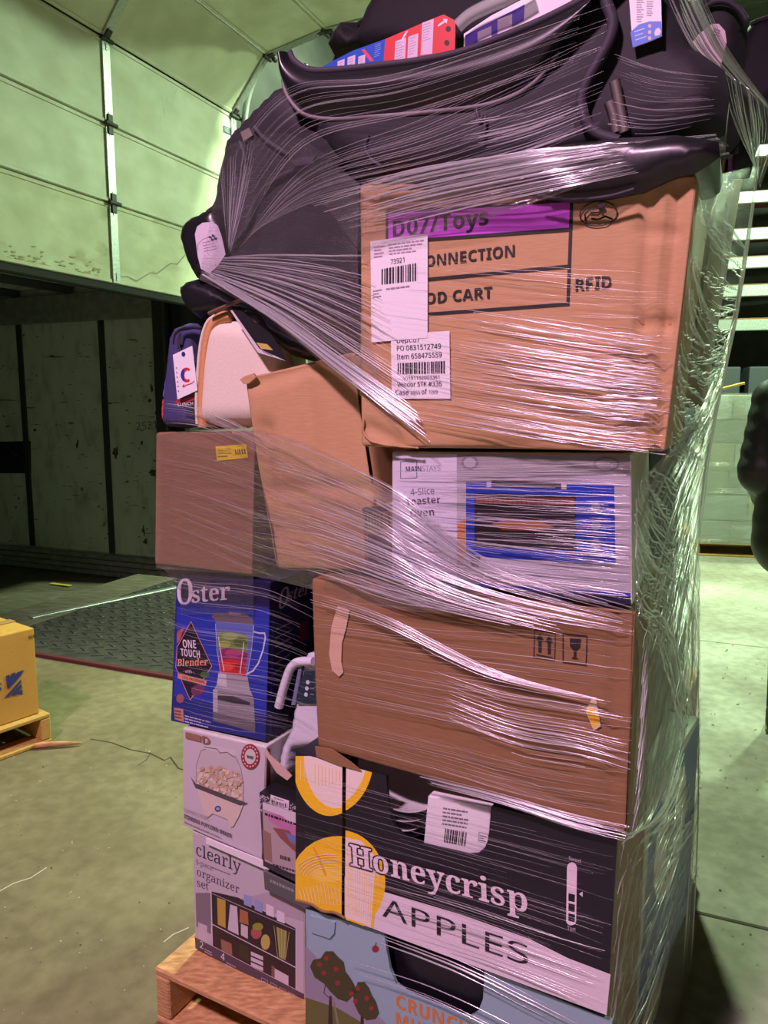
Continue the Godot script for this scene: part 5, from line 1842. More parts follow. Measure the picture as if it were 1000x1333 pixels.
func car_seat():
	# an infant car seat lying on its side: hull with rim and piping, then its padded shell behind
	var base := F(-0.35, 1.8, -0.2)
	var t := thing("infant_car_seat", "large black infant car seat with curved rim and grey piping, on top of the load", "car seat", base)
	var rim := catmull([Vector2(377, 68), Vector2(384, 80), Vector2(402, 91), Vector2(430, 92), Vector2(480, 87), Vector2(540, 80), Vector2(600, 68), Vector2(660, 46), Vector2(720, 20), Vector2(790, -18), Vector2(850, -60)], 60)
	var low := catmull([Vector2(369, 84), Vector2(372, 116), Vector2(386, 140), Vector2(404, 152), Vector2(440, 156), Vector2(500, 152), Vector2(570, 146), Vector2(640, 136), Vector2(690, 114), Vector2(722, 78), Vector2(760, 20)], 60)
	var off := -0.035
	var rows := []
	var inner := []
	for i in rim.size():
		var k := float(i) / (rim.size() - 1)
		var wide := 0.34 * (0.16 + 0.84 * smoothstep(0.0, 0.35, k))
		var r := front(rim[i].x, rim[i].y, off - 0.012)
		var b := front(low[i].x, low[i].y, off - 0.02)
		var up := (r - b)
		var rb := r - N * wide
		var bb := b - N * wide
		var row := []
		var bulge := 0.028
		row.append(r)
		for j in range(1, 6):
			var s := j / 6.0
			row.append(r.lerp(b, s) + N * bulge * sin(PI * s))
		row.append(b)
		for j in range(1, 5):
			row.append(b.lerp(bb, j / 5.0) - up.normalized() * 0.03 * sin(PI * j / 5.0))
		row.append(bb)
		for j in range(1, 4):
			row.append(bb.lerp(rb, j / 4.0) - N * bulge * sin(PI * j / 4.0))
		row.append(rb)
		row.append(rb + N * wide * 0.12 - up * 0.02)
		row.append(rb + N * wide * 0.18 - up * 0.6)
		row.append(r - N * wide * 0.18 - up * 0.6)
		row.append(r - N * wide * 0.10 - up * 0.02)
		rows.append(row)
	var hull := MB.new()
	var mid := Vector3.ZERO
	for p in rows[30]:
		mid += p / rows[30].size()
	hull.grid(rows, mid, true)
	for e in [0, rows.size() - 1]:
		var cc := Vector3.ZERO
		for p in rows[e]:
			cc += p / rows[e].size()
		for j in rows[e].size():
			hull.tri(cc, rows[e][j], rows[e][(j + 1) % rows[e].size()], cc - mid)
	put(t, "hull", hull, M.shell)
	var rt := MB.new()
	var rl := []
	var pl := []
	for i in rim.size():
		rl.append(rows[i][0])
		pl.append(rows[i][6] + N * 0.004)
	rt.tube(rl, 0.0065, 8)
	put(t, "rim_binding", rt, M.fabric_grey)
	var pi := MB.new()
	pi.tube(pl.slice(4, 56), 0.0035, 8)
	put(t, "piping", pi, M.piping, "thin grey piping")
	# padded shell behind and below
	put(t, "padded_shell", inflate(pxs([[400, 150], [470, 140], [640, 128], [728, 74], [790, -30], [876, -40], [888, 20], [902, 62], [944, 92], [950, 130], [944, 176], [900, 196], [800, 216], [700, 232], [600, 240], [480, 244], [430, 200]], -0.10), N, 0.05, 0.22, 0.05, 0.018, 0.014, 21.0), M.fabric)
	var lo := MB.new()
	lo.tube(catmull(pxs([[778, -20], [792, 10], [798, 32], [792, 56], [778, 82], [764, 108], [757, 132], [762, 156], [778, 174], [806, 184]], -0.038), 50), 0.0085, 9)
	put(t, "bolster_edge", lo, M.fabric_grey)
	for k in [[[793, 132], [799, 150], [803, 172]], [[800, 105], [807, 140], [813, 172]]]:
		var st := MB.new()
		st.tube(catmull(pxs(k, -0.045), 10), 0.008, 7, false, 0.3, N)
		put(t, "strap", st, mat(S(104, 96, 90), 0.6))
	for k in [[[620, 140], [624, 156], [632, 150], [630, 182]], [[480, 176], [476, 190], [482, 206], [496, 216]]]:
		var sm := MB.new()
		sm.tube(catmull(pxs(k, -0.046), 12), 0.003, 6)
		put(t, "seam", sm, M.fabric_grey)
	# printed insert cards standing in the seat, and the label on the shell
	var cm := MB.new()
	cm.slab(pxs([[421, 86], [460, 66], [502, 51], [560, 26], [578, 19], [593, 27], [592, 96], [500, 110], [421, 110]], off - 0.06), N, 0.0015)
	var card := single("insert_card", cm, M.white_paper, "blue and red printed instruction card standing inside the car seat rim", "card", front(500, 100, off - 0.06))
	var c := printer(front(500, 60, off - 0.06), N)
	c.poly([[421, 86], [460, 66], [502, 51], [498, 104], [421, 104]], S(36, 84, 190))
	c.poly([[502, 51], [560, 26], [578, 19], [593, 27], [592, 90], [498, 104]], S(214, 56, 60))
	c.poly([[471, 65], [475, 64], [487, 79], [482, 80]], S(220, 80, 90))
	for q in [[440, 80, 9], [453, 75, 10], [467, 74, 9], [515, 54, 14], [532, 48, 13], [550, 30, 15]]:
		c.poly([[q[0], q[1] + q[2] * 0.0], [q[0] + q[2], q[1] - q[2] * 0.35], [q[0] + q[2] - 2, q[1] + 40], [q[0] - 2, q[1] + 42]], S(214, 196, 214))
		c.greek([q[0] + 1, q[1] + 2], [q[0] + q[2] - 2, q[1] + 1 - q[2] * 0.2], [q[0], q[1] + 26], 7, S(150, 136, 156), q[0], 0.4)
	c.greek([489, 58], [498, 55], [487, 76], 7, S(150, 176, 226), 3, 0.4)
	c.poly([[528, 42], [532, 40], [524, 54], [521, 55]], S(236, 220, 226))
	c.poly([[570, 33], [578, 27], [577, 25], [583, 25], [582, 31], [580, 29], [571, 35]], S(240, 220, 226))
	c.oval([584, 38], 3.4, 3.8, S(60, 30, 36)); c.oval([582, 56], 3.4, 3.8, S(60, 30, 36))
	put(card, "card_print", c, M.gloss_print)
	var c2m := MB.new()
	c2m.slab(pxs([[604, 44], [640, 20], [690, -6], [720, -30], [790, -30], [700, 30], [640, 70], [604, 80]], off - 0.075), N, 0.0015)
	var card2 := single("purple_insert_card", c2m, M.white_paper, "purple and white printed card beside the red one in the car seat", "card", front(650, 60, off - 0.075))
	var d := printer(front(650, 30, off - 0.075), N)
	d.poly([[606, 46], [683, 6], [682, 26], [606, 66]], S(96, 62, 200))
	d.poly([[622, 42], [640, 34], [640, 56], [622, 60]], S(220, 204, 224))
	d.poly([[648, 26], [667, 18], [667, 44], [648, 52]], S(220, 204, 224))
	d.greek([649, 29], [665, 22], [649, 38], 4, S(150, 140, 170), 3, 0.4)
	put(card2, "card_print", d, M.gloss_print)
	var bm := MB.new()
	bm.tube(catmull(pxs([[596, 34], [612, 20], [640, 6], [664, -4], [690, -20]], off - 0.05), 16), 0.012, 8, false, 0.4, N)
	put(t, "clear_pouch", bm, M.film_white)
	var lm := MB.new()
	lm.slab(pxs([[817, -30], [860, -30], [862, 47], [846, 54], [824, 62]], -0.042), N, 0.0015)
	var lab := single("seat_label", lm, M.white_paper, "long white label with a blue foot on the black car seat shell", "label", front(840, 20, -0.042))
	var e := printer(front(840, 20, -0.042), N)
	e.poly([[821, 42], [832, 32], [846, 28], [861, 28], [862, 47], [846, 54], [824, 62]], S(50, 104, 200))
	e.greek([829, -20], [839, -20], [829, 30], 16, S(120, 108, 124), 3, 0.35)
	e.greek([842, -20], [852, -20], [842, 22], 14, S(120, 108, 124), 5, 0.35)
	for q in [[846, 34], [846, 42], [846, 50]]:
		e.oval(q, 2.2, 2.6, S(196, 176, 160))
	e.poly([[854, 38], [858, 36], [861, 41], [859, 46], [853, 47], [852, 43]], S(206, 200, 216))
	e.greek([826, 40], [843, 34], [828, 56], 3, S(176, 196, 230), 7, 0.4)
	put(lab, "label_print", e, M.gloss_print)

# ---------------------------------------------------------------- around the load
func build_background():
	# gold cartons on a pallet at the left
	var corner := on_y(68, 966, 0.0)
	var wx := (on_y(0, 991, 0.0) - corner).normalized()     # along the pallet's front, to the left
	var dx := Vector3.UP.cross(wx).normalized()
	if dx.z > 0:
		dx = -dx
	pallet(corner + wx * 1.0, -wx * 1.0, dx * 1.0, "yellowish wooden pallet under the gold cartons beside the dock plate", M.wood_gold, "", 0.13)
	var bc := corner + wx * 0.03 + dx * 0.03 + Vector3(0, 0.131, 0)
	var specs := [["gold carton with a blue striped emblem, front one on the small pallet", 0.0, 0.0, 0.43, 0.345, 0.37], ["gold carton standing behind the one with the emblem", 0.04, 0.40, 0.43, 0.40, 0.345]]
	for i in 2:
		var s = specs[i]
		var o: Vector3 = bc + wx * s[1] + dx * s[2]
		var c := Carton.new()
		c.q = [o + wx * s[3] + Vector3(0, s[5], 0), o + Vector3(0, s[5], 0), o, o + wx * s[3]]
		c.dv = dx * s[4]
		c.nrm = -dx
		c.amp = 0.003
		c.noise = noise
		c.seedv = Vector3(i * 3.0, 1, 2)
		var t := box_thing("gold_carton", s[0], "box", c, M.card_gold, 0.006, "gold cartons on the small pallet")
		var top := MB.new()
		var tc: Vector3 = o + wx * (s[3] / 2) + dx * (s[4] / 2) + Vector3(0, s[5] + 0.002, 0)
		top.cbox(tc, wx * (s[3] / 2), Vector3(0, 0.001, 0), dx * 0.025, 0.0005)
		put(t, "tape", top, mat(S(176, 140, 84), 0.35))
		if i == 0:
			var p := printer(o, -dx, c)
			var ink := S(52, 58, 124)
			p.lift = 0.003
			for k in [[[7, 880], [12, 878], [12, 889], [9, 897]], [[14, 877], [20, 875], [18, 882], [10, 893]], [[22, 875], [31, 872], [26, 880], [10, 898], [12, 890]], [[5, 909], [27, 884], [27, 888], [11, 907]], [[14, 906], [27, 890], [28, 894], [20, 905]], [[22, 904], [28, 896], [29, 904]]]:
				p.poly(k, ink)
			p.text("S", [-8, 901], [1, 899], 11, ink, "sans_bold")
			p.text("REAM", [37, 832], [48, 829], 4.5, S(70, 56, 40), "sans_bold")
			put(t, "emblem_print", p, M.print)
	# wrapped pallet of pale cases at the far right
	var fo := on_y(903, 723, 0.0)
	pallet(fo, Vector3(1.25, 0, 0.28), Vector3(0.25, 0, -1.0), "pale wooden pallet under the far film-wrapped cases", M.wood_gold, "", 0.13)
	var fw := Vector3(1.25, 0, 0.28).normalized()
	var fd := Vector3(0.25, 0, -1.0).normalized()
	var fn := Vector3.UP.cross(fw).normalized()
	if fn.z < 0:
		fn = -fn
	var tones := [mat(S(204, 210, 200), 0.6), mat(S(184, 190, 172), 0.6), mat(S(160, 166, 150), 0.6), mat(S(196, 206, 204), 0.6), mat(S(196, 196, 160), 0.6)]
	var y := 0.132
	var heights := [0.21, 0.24, 0.22, 0.26, 0.21, 0.23]
	var k := 0
	for row in heights.size():
		var x := 0.01
		var ws: Array = [[0.3, 0.42, 0.5], [0.44, 0.3, 0.48], [0.26, 0.5, 0.46]][row % 3]
		for w in ws:
			var c := Carton.new()
			var o: Vector3 = fo + fw * x + Vector3(0, y, 0)
			var h: float = heights[row] - 0.006
			c.q = [o + Vector3(0, h, 0), o + fw * (w - 0.006) + Vector3(0, h, 0), o + fw * (w - 0.006), o]
			c.dv = fd * 0.5
			c.nrm = fn
			c.amp = 0.0015
			c.noise = noise
			c.seedv = Vector3(k, 0, k)
			var cs := box_thing("pale_case", "pale case in the %s layer of the far film-wrapped stack beyond the person" % ["bottom", "second", "third", "fourth", "fifth", "top"][row], "case", c, tones[k % 5], 0.008, "pale cases on the far wrapped pallet, %s layer" % ["bottom", "second", "third", "fourth", "fifth", "top"][row])
			if k % 3 == 1:
				var lp := printer(o, fn, c)
				lp.lift = 0.004
				var a: Vector3 = o + fw * 0.1 + Vector3(0, h * 0.2, 0)
				lp.world_poly([a, a + fw * 0.18, a + fw * 0.18 + Vector3(0, h * 0.6, 0), a + Vector3(0, h * 0.6, 0)], S(216, 228, 232))
				put(cs, "paper_label", lp, M.print)
			x += w
			k += 1
		y += heights[row]
	var st := MB.new()
	st.tube([fo + fw * 0.05 + Vector3(0, y + 0.02, 0), fo + fw * 0.35 + Vector3(0, y + 0.10, 0)], 0.012, 6)
	single("loose_slat", st, M.wood_gold, "pale slat sticking up from the top of the far wrapped pallet", "slat", fo + fw * 0.05 + Vector3(0, y, 0))
	var fl := MB.new()
	var rows := []
	for i in 30:
		var row := []
		for j in 26:
			var s := j / 25.0
			var wob := 0.012 * noise.get_noise_2d(i * 60.0, j * 9.0)
			row.append(fo - fw * 0.015 + fw * (1.26 * s) + Vector3(0, 0.12 + (y - 0.11) * i / 29.0, 0) + fn * (0.022 + wob))
		rows.append(row)
	fl.grid(rows, fo + fd, false, false, Vector2(1.5, 30))
	single("far_pallet_film", fl, M.film_white, "milky stretch film round the far stack of pale cases", "stretch film", fo + Vector3(0, 0.12, 0))
	# racking far behind on the right
	var ro := Vector3(3.4, 0, -10.6)
	var rx := Vector3(0.96, 0, 0.27).normalized()
	var rd := Vector3(0.27, 0, -0.96).normalized()
	var rk := thing("storage_rack", "tall storage rack with pale horizontal beams standing far behind on the right", "rack", ro + rx * 1.5)
	for i in 2:
		for j in 2:
			var up := MB.new()
			up.cbox(ro + rx * (0.2 + 3.4 * i) + rd * (0.9 * j) + Vector3(0, 2.7, 0), rx * 0.05, Vector3(0, 2.7, 0), rd * 0.04, 0.006)
			put(rk, "upright", up, M.dark_steel)
	for h in [2.42, 2.85, 3.2, 3.55, 4.0, 4.55, 5.1]:
		var bm := MB.new()
		bm.cbox(ro + rx * 1.9 + Vector3(0, h, 0) - rd * 0.06, rx * 1.75, Vector3(0, 0.07, 0), rd * 0.03, 0.008)
		put(rk, "beam", bm, M.steel)
		var sh := MB.new()
		sh.cbox(ro + rx * 1.9 + Vector3(0, h + 0.085, 0) + rd * 0.45, rx * 1.7, Vector3(0, 0.012, 0), rd * 0.44, 0.004)
		put(rk, "shelf_board", sh, M.wood_dark)
	for i in 2:
		var c := Carton.new()
		var o := ro + rx * (0.4 + i * 1.05) + rd * 0.1
		c.q = [o + Vector3(0, 1.9, 0), o + rx * 0.95 + Vector3(0, 1.9, 0), o + rx * 0.95, o]
		c.dv = rd * 0.7
		c.nrm = -rd
		c.amp = 0.0
		c.noise = noise
		box_thing("dark_crate", ["tall dark blue-grey crate under the storage rack, beside its upright", "tall dark blue-grey crate under the middle of the storage rack"][i], "crate", c, mat(S(54, 58, 66), 0.7), 0.02, "dark crates under the rack")

# ---------------------------------------------------------------- the person, one continuous figure
func sdf_body(bones: Array, cell: float, k: float, lo: Vector3, hi: Vector3) -> MB:
	var nx := int((hi.x - lo.x) / cell) + 2
	var ny := int((hi.y - lo.y) / cell) + 2
	var nz := int((hi.z - lo.z) / cell) + 2
	var f := PackedFloat32Array()
	f.resize(nx * ny * nz)
	f.fill(0.2)
	for b in bones:
		var pa: Vector3 = b[0]
		var pb: Vector3 = b[1]
		var ra: float = b[2]
		var rb: float = b[3]
		var m := maxf(ra, rb) + k + cell * 2
		var l := pa.min(pb) - Vector3(m, m, m)
		var h := pa.max(pb) + Vector3(m, m, m)
		var i0 := ((l - lo) / cell).floor()
		var i1 := ((h - lo) / cell).ceil()
		var ab := pb - pa
		var dd := maxf(ab.dot(ab), 1e-9)
		for z in range(maxi(0, int(i0.z)), mini(nz, int(i1.z) + 1)):
			for y in range(maxi(0, int(i0.y)), mini(ny, int(i1.y) + 1)):
				for x in range(maxi(0, int(i0.x)), mini(nx, int(i1.x) + 1)):
					var p := lo + Vector3(x, y, z) * cell
					var t := clampf((p - pa).dot(ab) / dd, 0.0, 1.0)
					var d := p.distance_to(pa + ab * t) - lerpf(ra, rb, t)
					var ix := (z * ny + y) * nx + x
					var o := f[ix]
					var hh := clampf(0.5 + 0.5 * (o - d) / k, 0.0, 1.0)
					f[ix] = lerpf(o, d, hh) - k * hh * (1.0 - hh)
	var at := {}
	var pts := PackedVector3Array()
	for z in nz - 1:
		for y in ny - 1:
			for x in nx - 1:
				var base := (z * ny + y) * nx + x
				var cs := [f[base], f[base + 1], f[base + nx], f[base + nx + 1], f[base + nx * ny], f[base + nx * ny + 1], f[base + nx * ny + nx], f[base + nx * ny + nx + 1]]
				var neg := 0
				for c in cs:
					if c < 0:
						neg += 1
				if neg == 0 or neg == 8:
					continue
				var sum := Vector3.ZERO
				var cnt := 0
				for e in [[0, 1], [2, 3], [4, 5], [6, 7], [0, 2], [1, 3], [4, 6], [5, 7], [0, 4], [1, 5], [2, 6], [3, 7]]:
					var va: float = cs[e[0]]
					var vb: float = cs[e[1]]
					if (va < 0) != (vb < 0):
						var t := va / (va - vb)
						var qa := Vector3(e[0] & 1, (e[0] >> 1) & 1, (e[0] >> 2) & 1)
						var qb := Vector3(e[1] & 1, (e[1] >> 1) & 1, (e[1] >> 2) & 1)
						sum += qa.lerp(qb, t)
						cnt += 1
				at[base] = pts.size()
				pts.append(lo + (Vector3(x, y, z) + sum / cnt) * cell)
	var ix := PackedInt32Array()
	for base in at.keys():
		var x: int = base % nx
		var y: int = (base / nx) % ny
		var z: int = base / (nx * ny)
		for ax in 3:
			var step: int = [1, nx, nx * ny][ax]
			var s1: int = [nx, nx * ny, 1][ax]
			var s2: int = [nx * ny, 1, nx][ax]
			var nb: int = base + step
			if (f[base] < 0) == (f[nb] < 0):
				continue
			var q := [base, base - s1, base - s1 - s2, base - s2]
			var ok := true
			for w in q:
				if not at.has(w):
					ok = false
			if not ok:
				continue
			var v := [at[q[0]], at[q[1]], at[q[2]], at[q[3]]]
			if f[base] < 0:
				ix.append_array(PackedInt32Array([v[0], v[1], v[2], v[0], v[2], v[3]]))
			else:
				ix.append_array(PackedInt32Array([v[0], v[2], v[1], v[0], v[3], v[2]]))
	var mb := MB.new()
	mb.smooth(pts, ix)
	return mb

func build_person():
	var o := Vector3(1.825, 0, -3.16)
	var fwd := Vector3(0.55, 0, -0.83).normalized()       # faces away from the camera, to the right
	var rt := fwd.cross(Vector3.UP).normalized()
	var P := func(r, y, f): return o + rt * r + fwd * f + Vector3(0, y, 0)
	var t := thing("person", "person in a black quilted puffer jacket and dark trousers standing at the right", "person", o)
	var lo := o - Vector3(0.6, 0.02, 0.6)
	var hi := o + Vector3(0.6, 1.86, 0.6)
	var b := []
	for s in [-1.0, 1.0]:
		b.append([P.call(0.095 * s, 0.88, 0.0), P.call(0.105 * s, 0.50, 0.012), 0.092, 0.066])
		b.append([P.call(0.105 * s, 0.50, 0.012), P.call(0.11 * s, 0.10, -0.02), 0.066, 0.047])
		b.append([P.call(0.2 * s, 1.44, 0.0), P.call(0.225 * s, 1.14, -0.04), 0.075, 0.062])
		b.append([P.call(0.225 * s, 1.14, -0.04), P.call(0.20 * s, 0.98, 0.16), 0.06, 0.048])
	b.append([P.call(-0.06, 0.93, 0.0), P.call(0.06, 0.93, 0.0), 0.125, 0.125])
	b.append([P.call(-0.08, 1.16, 0.0), P.call(0.08, 1.16, 0.0), 0.135, 0.135])
	b.append([P.call(-0.1, 1.36, -0.01), P.call(0.1, 1.36, -0.01), 0.135, 0.135])
	b.append([P.call(0, 0.95, 0), P.call(0, 1.36, 0), 0.15, 0.15])
	b.append([P.call(0, 1.44, 0.0), P.call(0, 1.56, 0.02), 0.07, 0.06])
	b.append([P.call(0, 1.64, 0.03), P.call(0, 1.69, 0.015), 0.082, 0.092])
	b.append([P.call(0, 1.60, 0.07), P.call(0, 1.63, 0.06), 0.05, 0.06])
	put(t, "body", sdf_body(b, 0.016, 0.03, lo, hi), mat(S(26, 27, 38), 0.85), "dark trousers and figure")
	# jacket: quilted rings over the trunk and sleeves
	var j := []
	for i in 8:
		var y := 0.84 + i * 0.085
		var w: float = [0.10, 0.10, 0.095, 0.095, 0.1, 0.105, 0.105, 0.085][i]
		j.append([P.call(-w, y, -0.005), P.call(w, y, -0.005), 0.165, 0.165])
	for s in [-1.0, 1.0]:
		for i in 5:
			var a: Vector3 = P.call(0.205 * s, 1.43, 0.0)
			var e: Vector3 = P.call(0.235 * s, 1.14, -0.05)
			var q := a.lerp(e, i / 4.0)
			j.append([q, q + Vector3(0, -0.012, 0), 0.098, 0.094])
		for i in 4:
			var e: Vector3 = P.call(0.235 * s, 1.14, -0.05)
			var h: Vector3 = P.call(0.20 * s, 0.98, 0.15)
			var q := e.lerp(h, i / 3.0)
			j.append([q, q + Vector3(0, -0.01, 0), 0.086, 0.08])
	j.append([P.call(-0.03, 1.5, 0), P.call(0.03, 1.5, 0), 0.105, 0.105])
	put(t, "jacket", sdf_body(j, 0.014, 0.012, lo, hi), mat(S(28, 28, 34), 0.5), "black quilted puffer jacket")
	# head, hair, hands, shoes
	var skin := mat(S(186, 138, 112), 0.6)
	var hb := [[P.call(0, 1.66, 0.03), P.call(0, 1.70, 0.02), 0.088, 0.096], [P.call(0, 1.595, 0.07), P.call(0, 1.63, 0.06), 0.044, 0.06], [P.call(0, 1.645, 0.118), P.call(0, 1.665, 0.105), 0.015, 0.010], [P.call(0.088, 1.65, 0.02), P.call(0.09, 1.675, 0.015), 0.014, 0.016], [P.call(-0.088, 1.65, 0.02), P.call(-0.09, 1.675, 0.015), 0.014, 0.016], [P.call(0, 1.5, 0.0), P.call(0, 1.6, 0.03), 0.052, 0.05], [P.call(-0.02, 1.607, 0.112), P.call(0.02, 1.607, 0.112), 0.007, 0.007]]
	put(t, "head", sdf_body(hb, 0.006, 0.014, o + Vector3(-0.2, 1.45, -0.2), o + Vector3(0.2, 1.85, 0.2)), skin, "head and face")
	var ha := [[P.call(0, 1.71, 0.0), P.call(0, 1.73, 0.03), 0.1, 0.092], [P.call(0, 1.66, -0.045), P.call(0, 1.60, -0.05), 0.075, 0.05]]
	put(t, "hair", sdf_body(ha, 0.01, 0.03, o + Vector3(-0.2, 1.5, -0.2), o + Vector3(0.2, 1.88, 0.2)), mat(S(34, 28, 26), 0.6), "short dark hair")
	for s in [-1.0, 1.0]:
		var w: Vector3 = P.call(0.20 * s, 0.98, 0.15)
		var dr: Vector3 = (fwd * 0.9 - Vector3.UP * 0.35 - rt * 0.35 * s).normalized()
		var sd := (rt - dr * rt.dot(dr)).normalized()
		var hand := [[w + dr * 0.05, w + dr * 0.12, 0.03, 0.032], [w + dr * 0.12 + sd * 0.015, w + dr * 0.13 - sd * 0.015, 0.026, 0.026]]
		for i in 4:
			var q := w + dr * (0.14 - 0.004 * absf(i - 1)) + sd * (0.03 - 0.02 * i)
			var m := q + dr * (0.035 - 0.004 * absf(i - 1)) - Vector3.UP * 0.008
			hand.append([q, m, 0.0095, 0.009])
			hand.append([m, m + dr * (0.02 - 0.003 * absf(i - 1)) - Vector3.UP * 0.028, 0.009, 0.007])
		var th: Vector3 = w + dr * 0.08 - sd * 0.03 * s
		hand.append([th, th + dr * 0.03 - sd * 0.022 * s, 0.012, 0.0105])
		hand.append([th + dr * 0.03 - sd * 0.022 * s, th + dr * 0.055 - sd * 0.02 * s - Vector3.UP * 0.01, 0.0105, 0.008])
		put(t, "hand", sdf_body(hand, 0.005, 0.006, w - Vector3(0.3, 0.25, 0.3), w + Vector3(0.3, 0.25, 0.3)), skin, "bare hand with curled fingers")
		var sh := [[P.call(0.11 * s, 0.05, -0.06), P.call(0.12 * s, 0.045, 0.13), 0.042, 0.036], [P.call(0.11 * s, 0.09, -0.04), P.call(0.115 * s, 0.06, 0.06), 0.045, 0.04]]
		put(t, "shoe", sdf_body(sh, 0.008, 0.02, o + Vector3(-0.4, 0.012, -0.4), o + Vector3(0.4, 0.2, 0.4)), mat(S(52, 48, 42), 0.7), "dark work shoe")
		var so := MB.new()
		so.tube([P.call(0.11 * s, 0.014, -0.085), P.call(0.112 * s, 0.014, 0.0), P.call(0.12 * s, 0.014, 0.15)], [0.038, 0.046, 0.036], 14, false, 0.3, Vector3.UP)
		put(t, "shoe_sole", so, mat(S(150, 140, 110), 0.7), "tan rubber sole")

# ---------------------------------------------------------------- stretch film
func lerp_curves(a: Array, b: Array, k: float) -> Array:
	var out := []
	for i in a.size():
		out.append(a[i].lerp(b[i], k))
	return out

func film_points(curve: Array) -> Array:    # Vector3(px, py, off) to places
	var out := []
	for q in curve:
		out.append(front(q.x, q.y, q.z))
	return out

func V(list: Array) -> Array:
	var out := []
	for q in list:
		out.append(Vector3(q[0], q[1], q[2]))
	return out

func pleats(t: Node3D, called: String, a: Array, b: Array, count: int, rmin: float, rmax: float, part_min := 0.35, m: Material = null, seg := 26, wander := 2.0, sd := 1):
	# gathered strands of film between two boundary curves
	var rg := RandomNumberGenerator.new()
	rg.seed = sd
	count = int(count * 0.55)
	var ca := catmull(V(a), seg)
	var cb := catmull(V(b), seg)
	var mb := MB.new()
	var pr := FastNoiseLite.new()
	pr.seed = sd
	pr.frequency = 0.05
	for i in count:
		var k := rg.randf()
		var k2 := clampf(k + rg.randfn(0.0, 0.035), 0.0, 1.0)
		var line := []
		var span := rg.randf_range(part_min, 1.0)
		var s0 := rg.randf_range(0.0, 1.0 - span)
		var r := lerpf(rmin, rmax, pow(rg.randf(), 2.2))
		var radii := []
		var i0 := int(s0 * seg)
		var i1 := mini(int((s0 + span) * seg) + 1, seg)
		if i1 - i0 < 3:
			i1 = mini(i0 + 3, seg)
			i0 = i1 - 3
		var lift := rg.randf_range(0.0, 0.006)
		for j in range(i0, i1 + 1):
			var f := float(j) / seg
			var kk := lerpf(k, k2, f) + 0.006 * pr.get_noise_2d(j * 5.0, i * 13.0)
			var q: Vector3 = ca[j].lerp(cb[j], kk)
			q.x += 0.3 * wander * pr.get_noise_2d(i * 31.0, j * 6.0)
			q.y += 0.3 * wander * pr.get_noise_2d(i * 17.0 + 500, j * 6.0)
			q.z += lift
			line.append(front(q.x, q.y, q.z))
			radii.append(r * (0.25 + 0.75 * sin(PI * clampf(float(j - i0) / (i1 - i0), 0.04, 0.96))))
		mb.tube(line, radii, 5)
	var o := put(t, called, mb, m if m else M.pleat)
	o.set_meta("kind", "stuff")

func sheet(t: Node3D, called: String, curves: Array, m: Material, nu := 40, nv := 24, uvs := Vector2(1.0, 14.0), wob := 0.004):
	var cs := []
	for c in curves:
		cs.append(catmull(V(c), nu))
	var rows := []
	for i in nv + 1:
		var row := []
		for j in nu + 1:
			var col := []
			for c in cs:
				col.append(c[j])
			var x := float(i) / nv * (col.size() - 1)
			var q: Vector3 = catmull(col, nv)[i] if col.size() > 2 else col[0].lerp(col[1], float(i) / nv)
			q.z += wob * noise.get_noise_2d(i * 60.0, j * 7.0)
			row.append(front(q.x, q.y, q.z))
		rows.append(row)
	var mb := MB.new()
	mb.grid(rows, F(-0.5, 1.2, -1.0), false, false, uvs)
	put(t, called, mb, m)

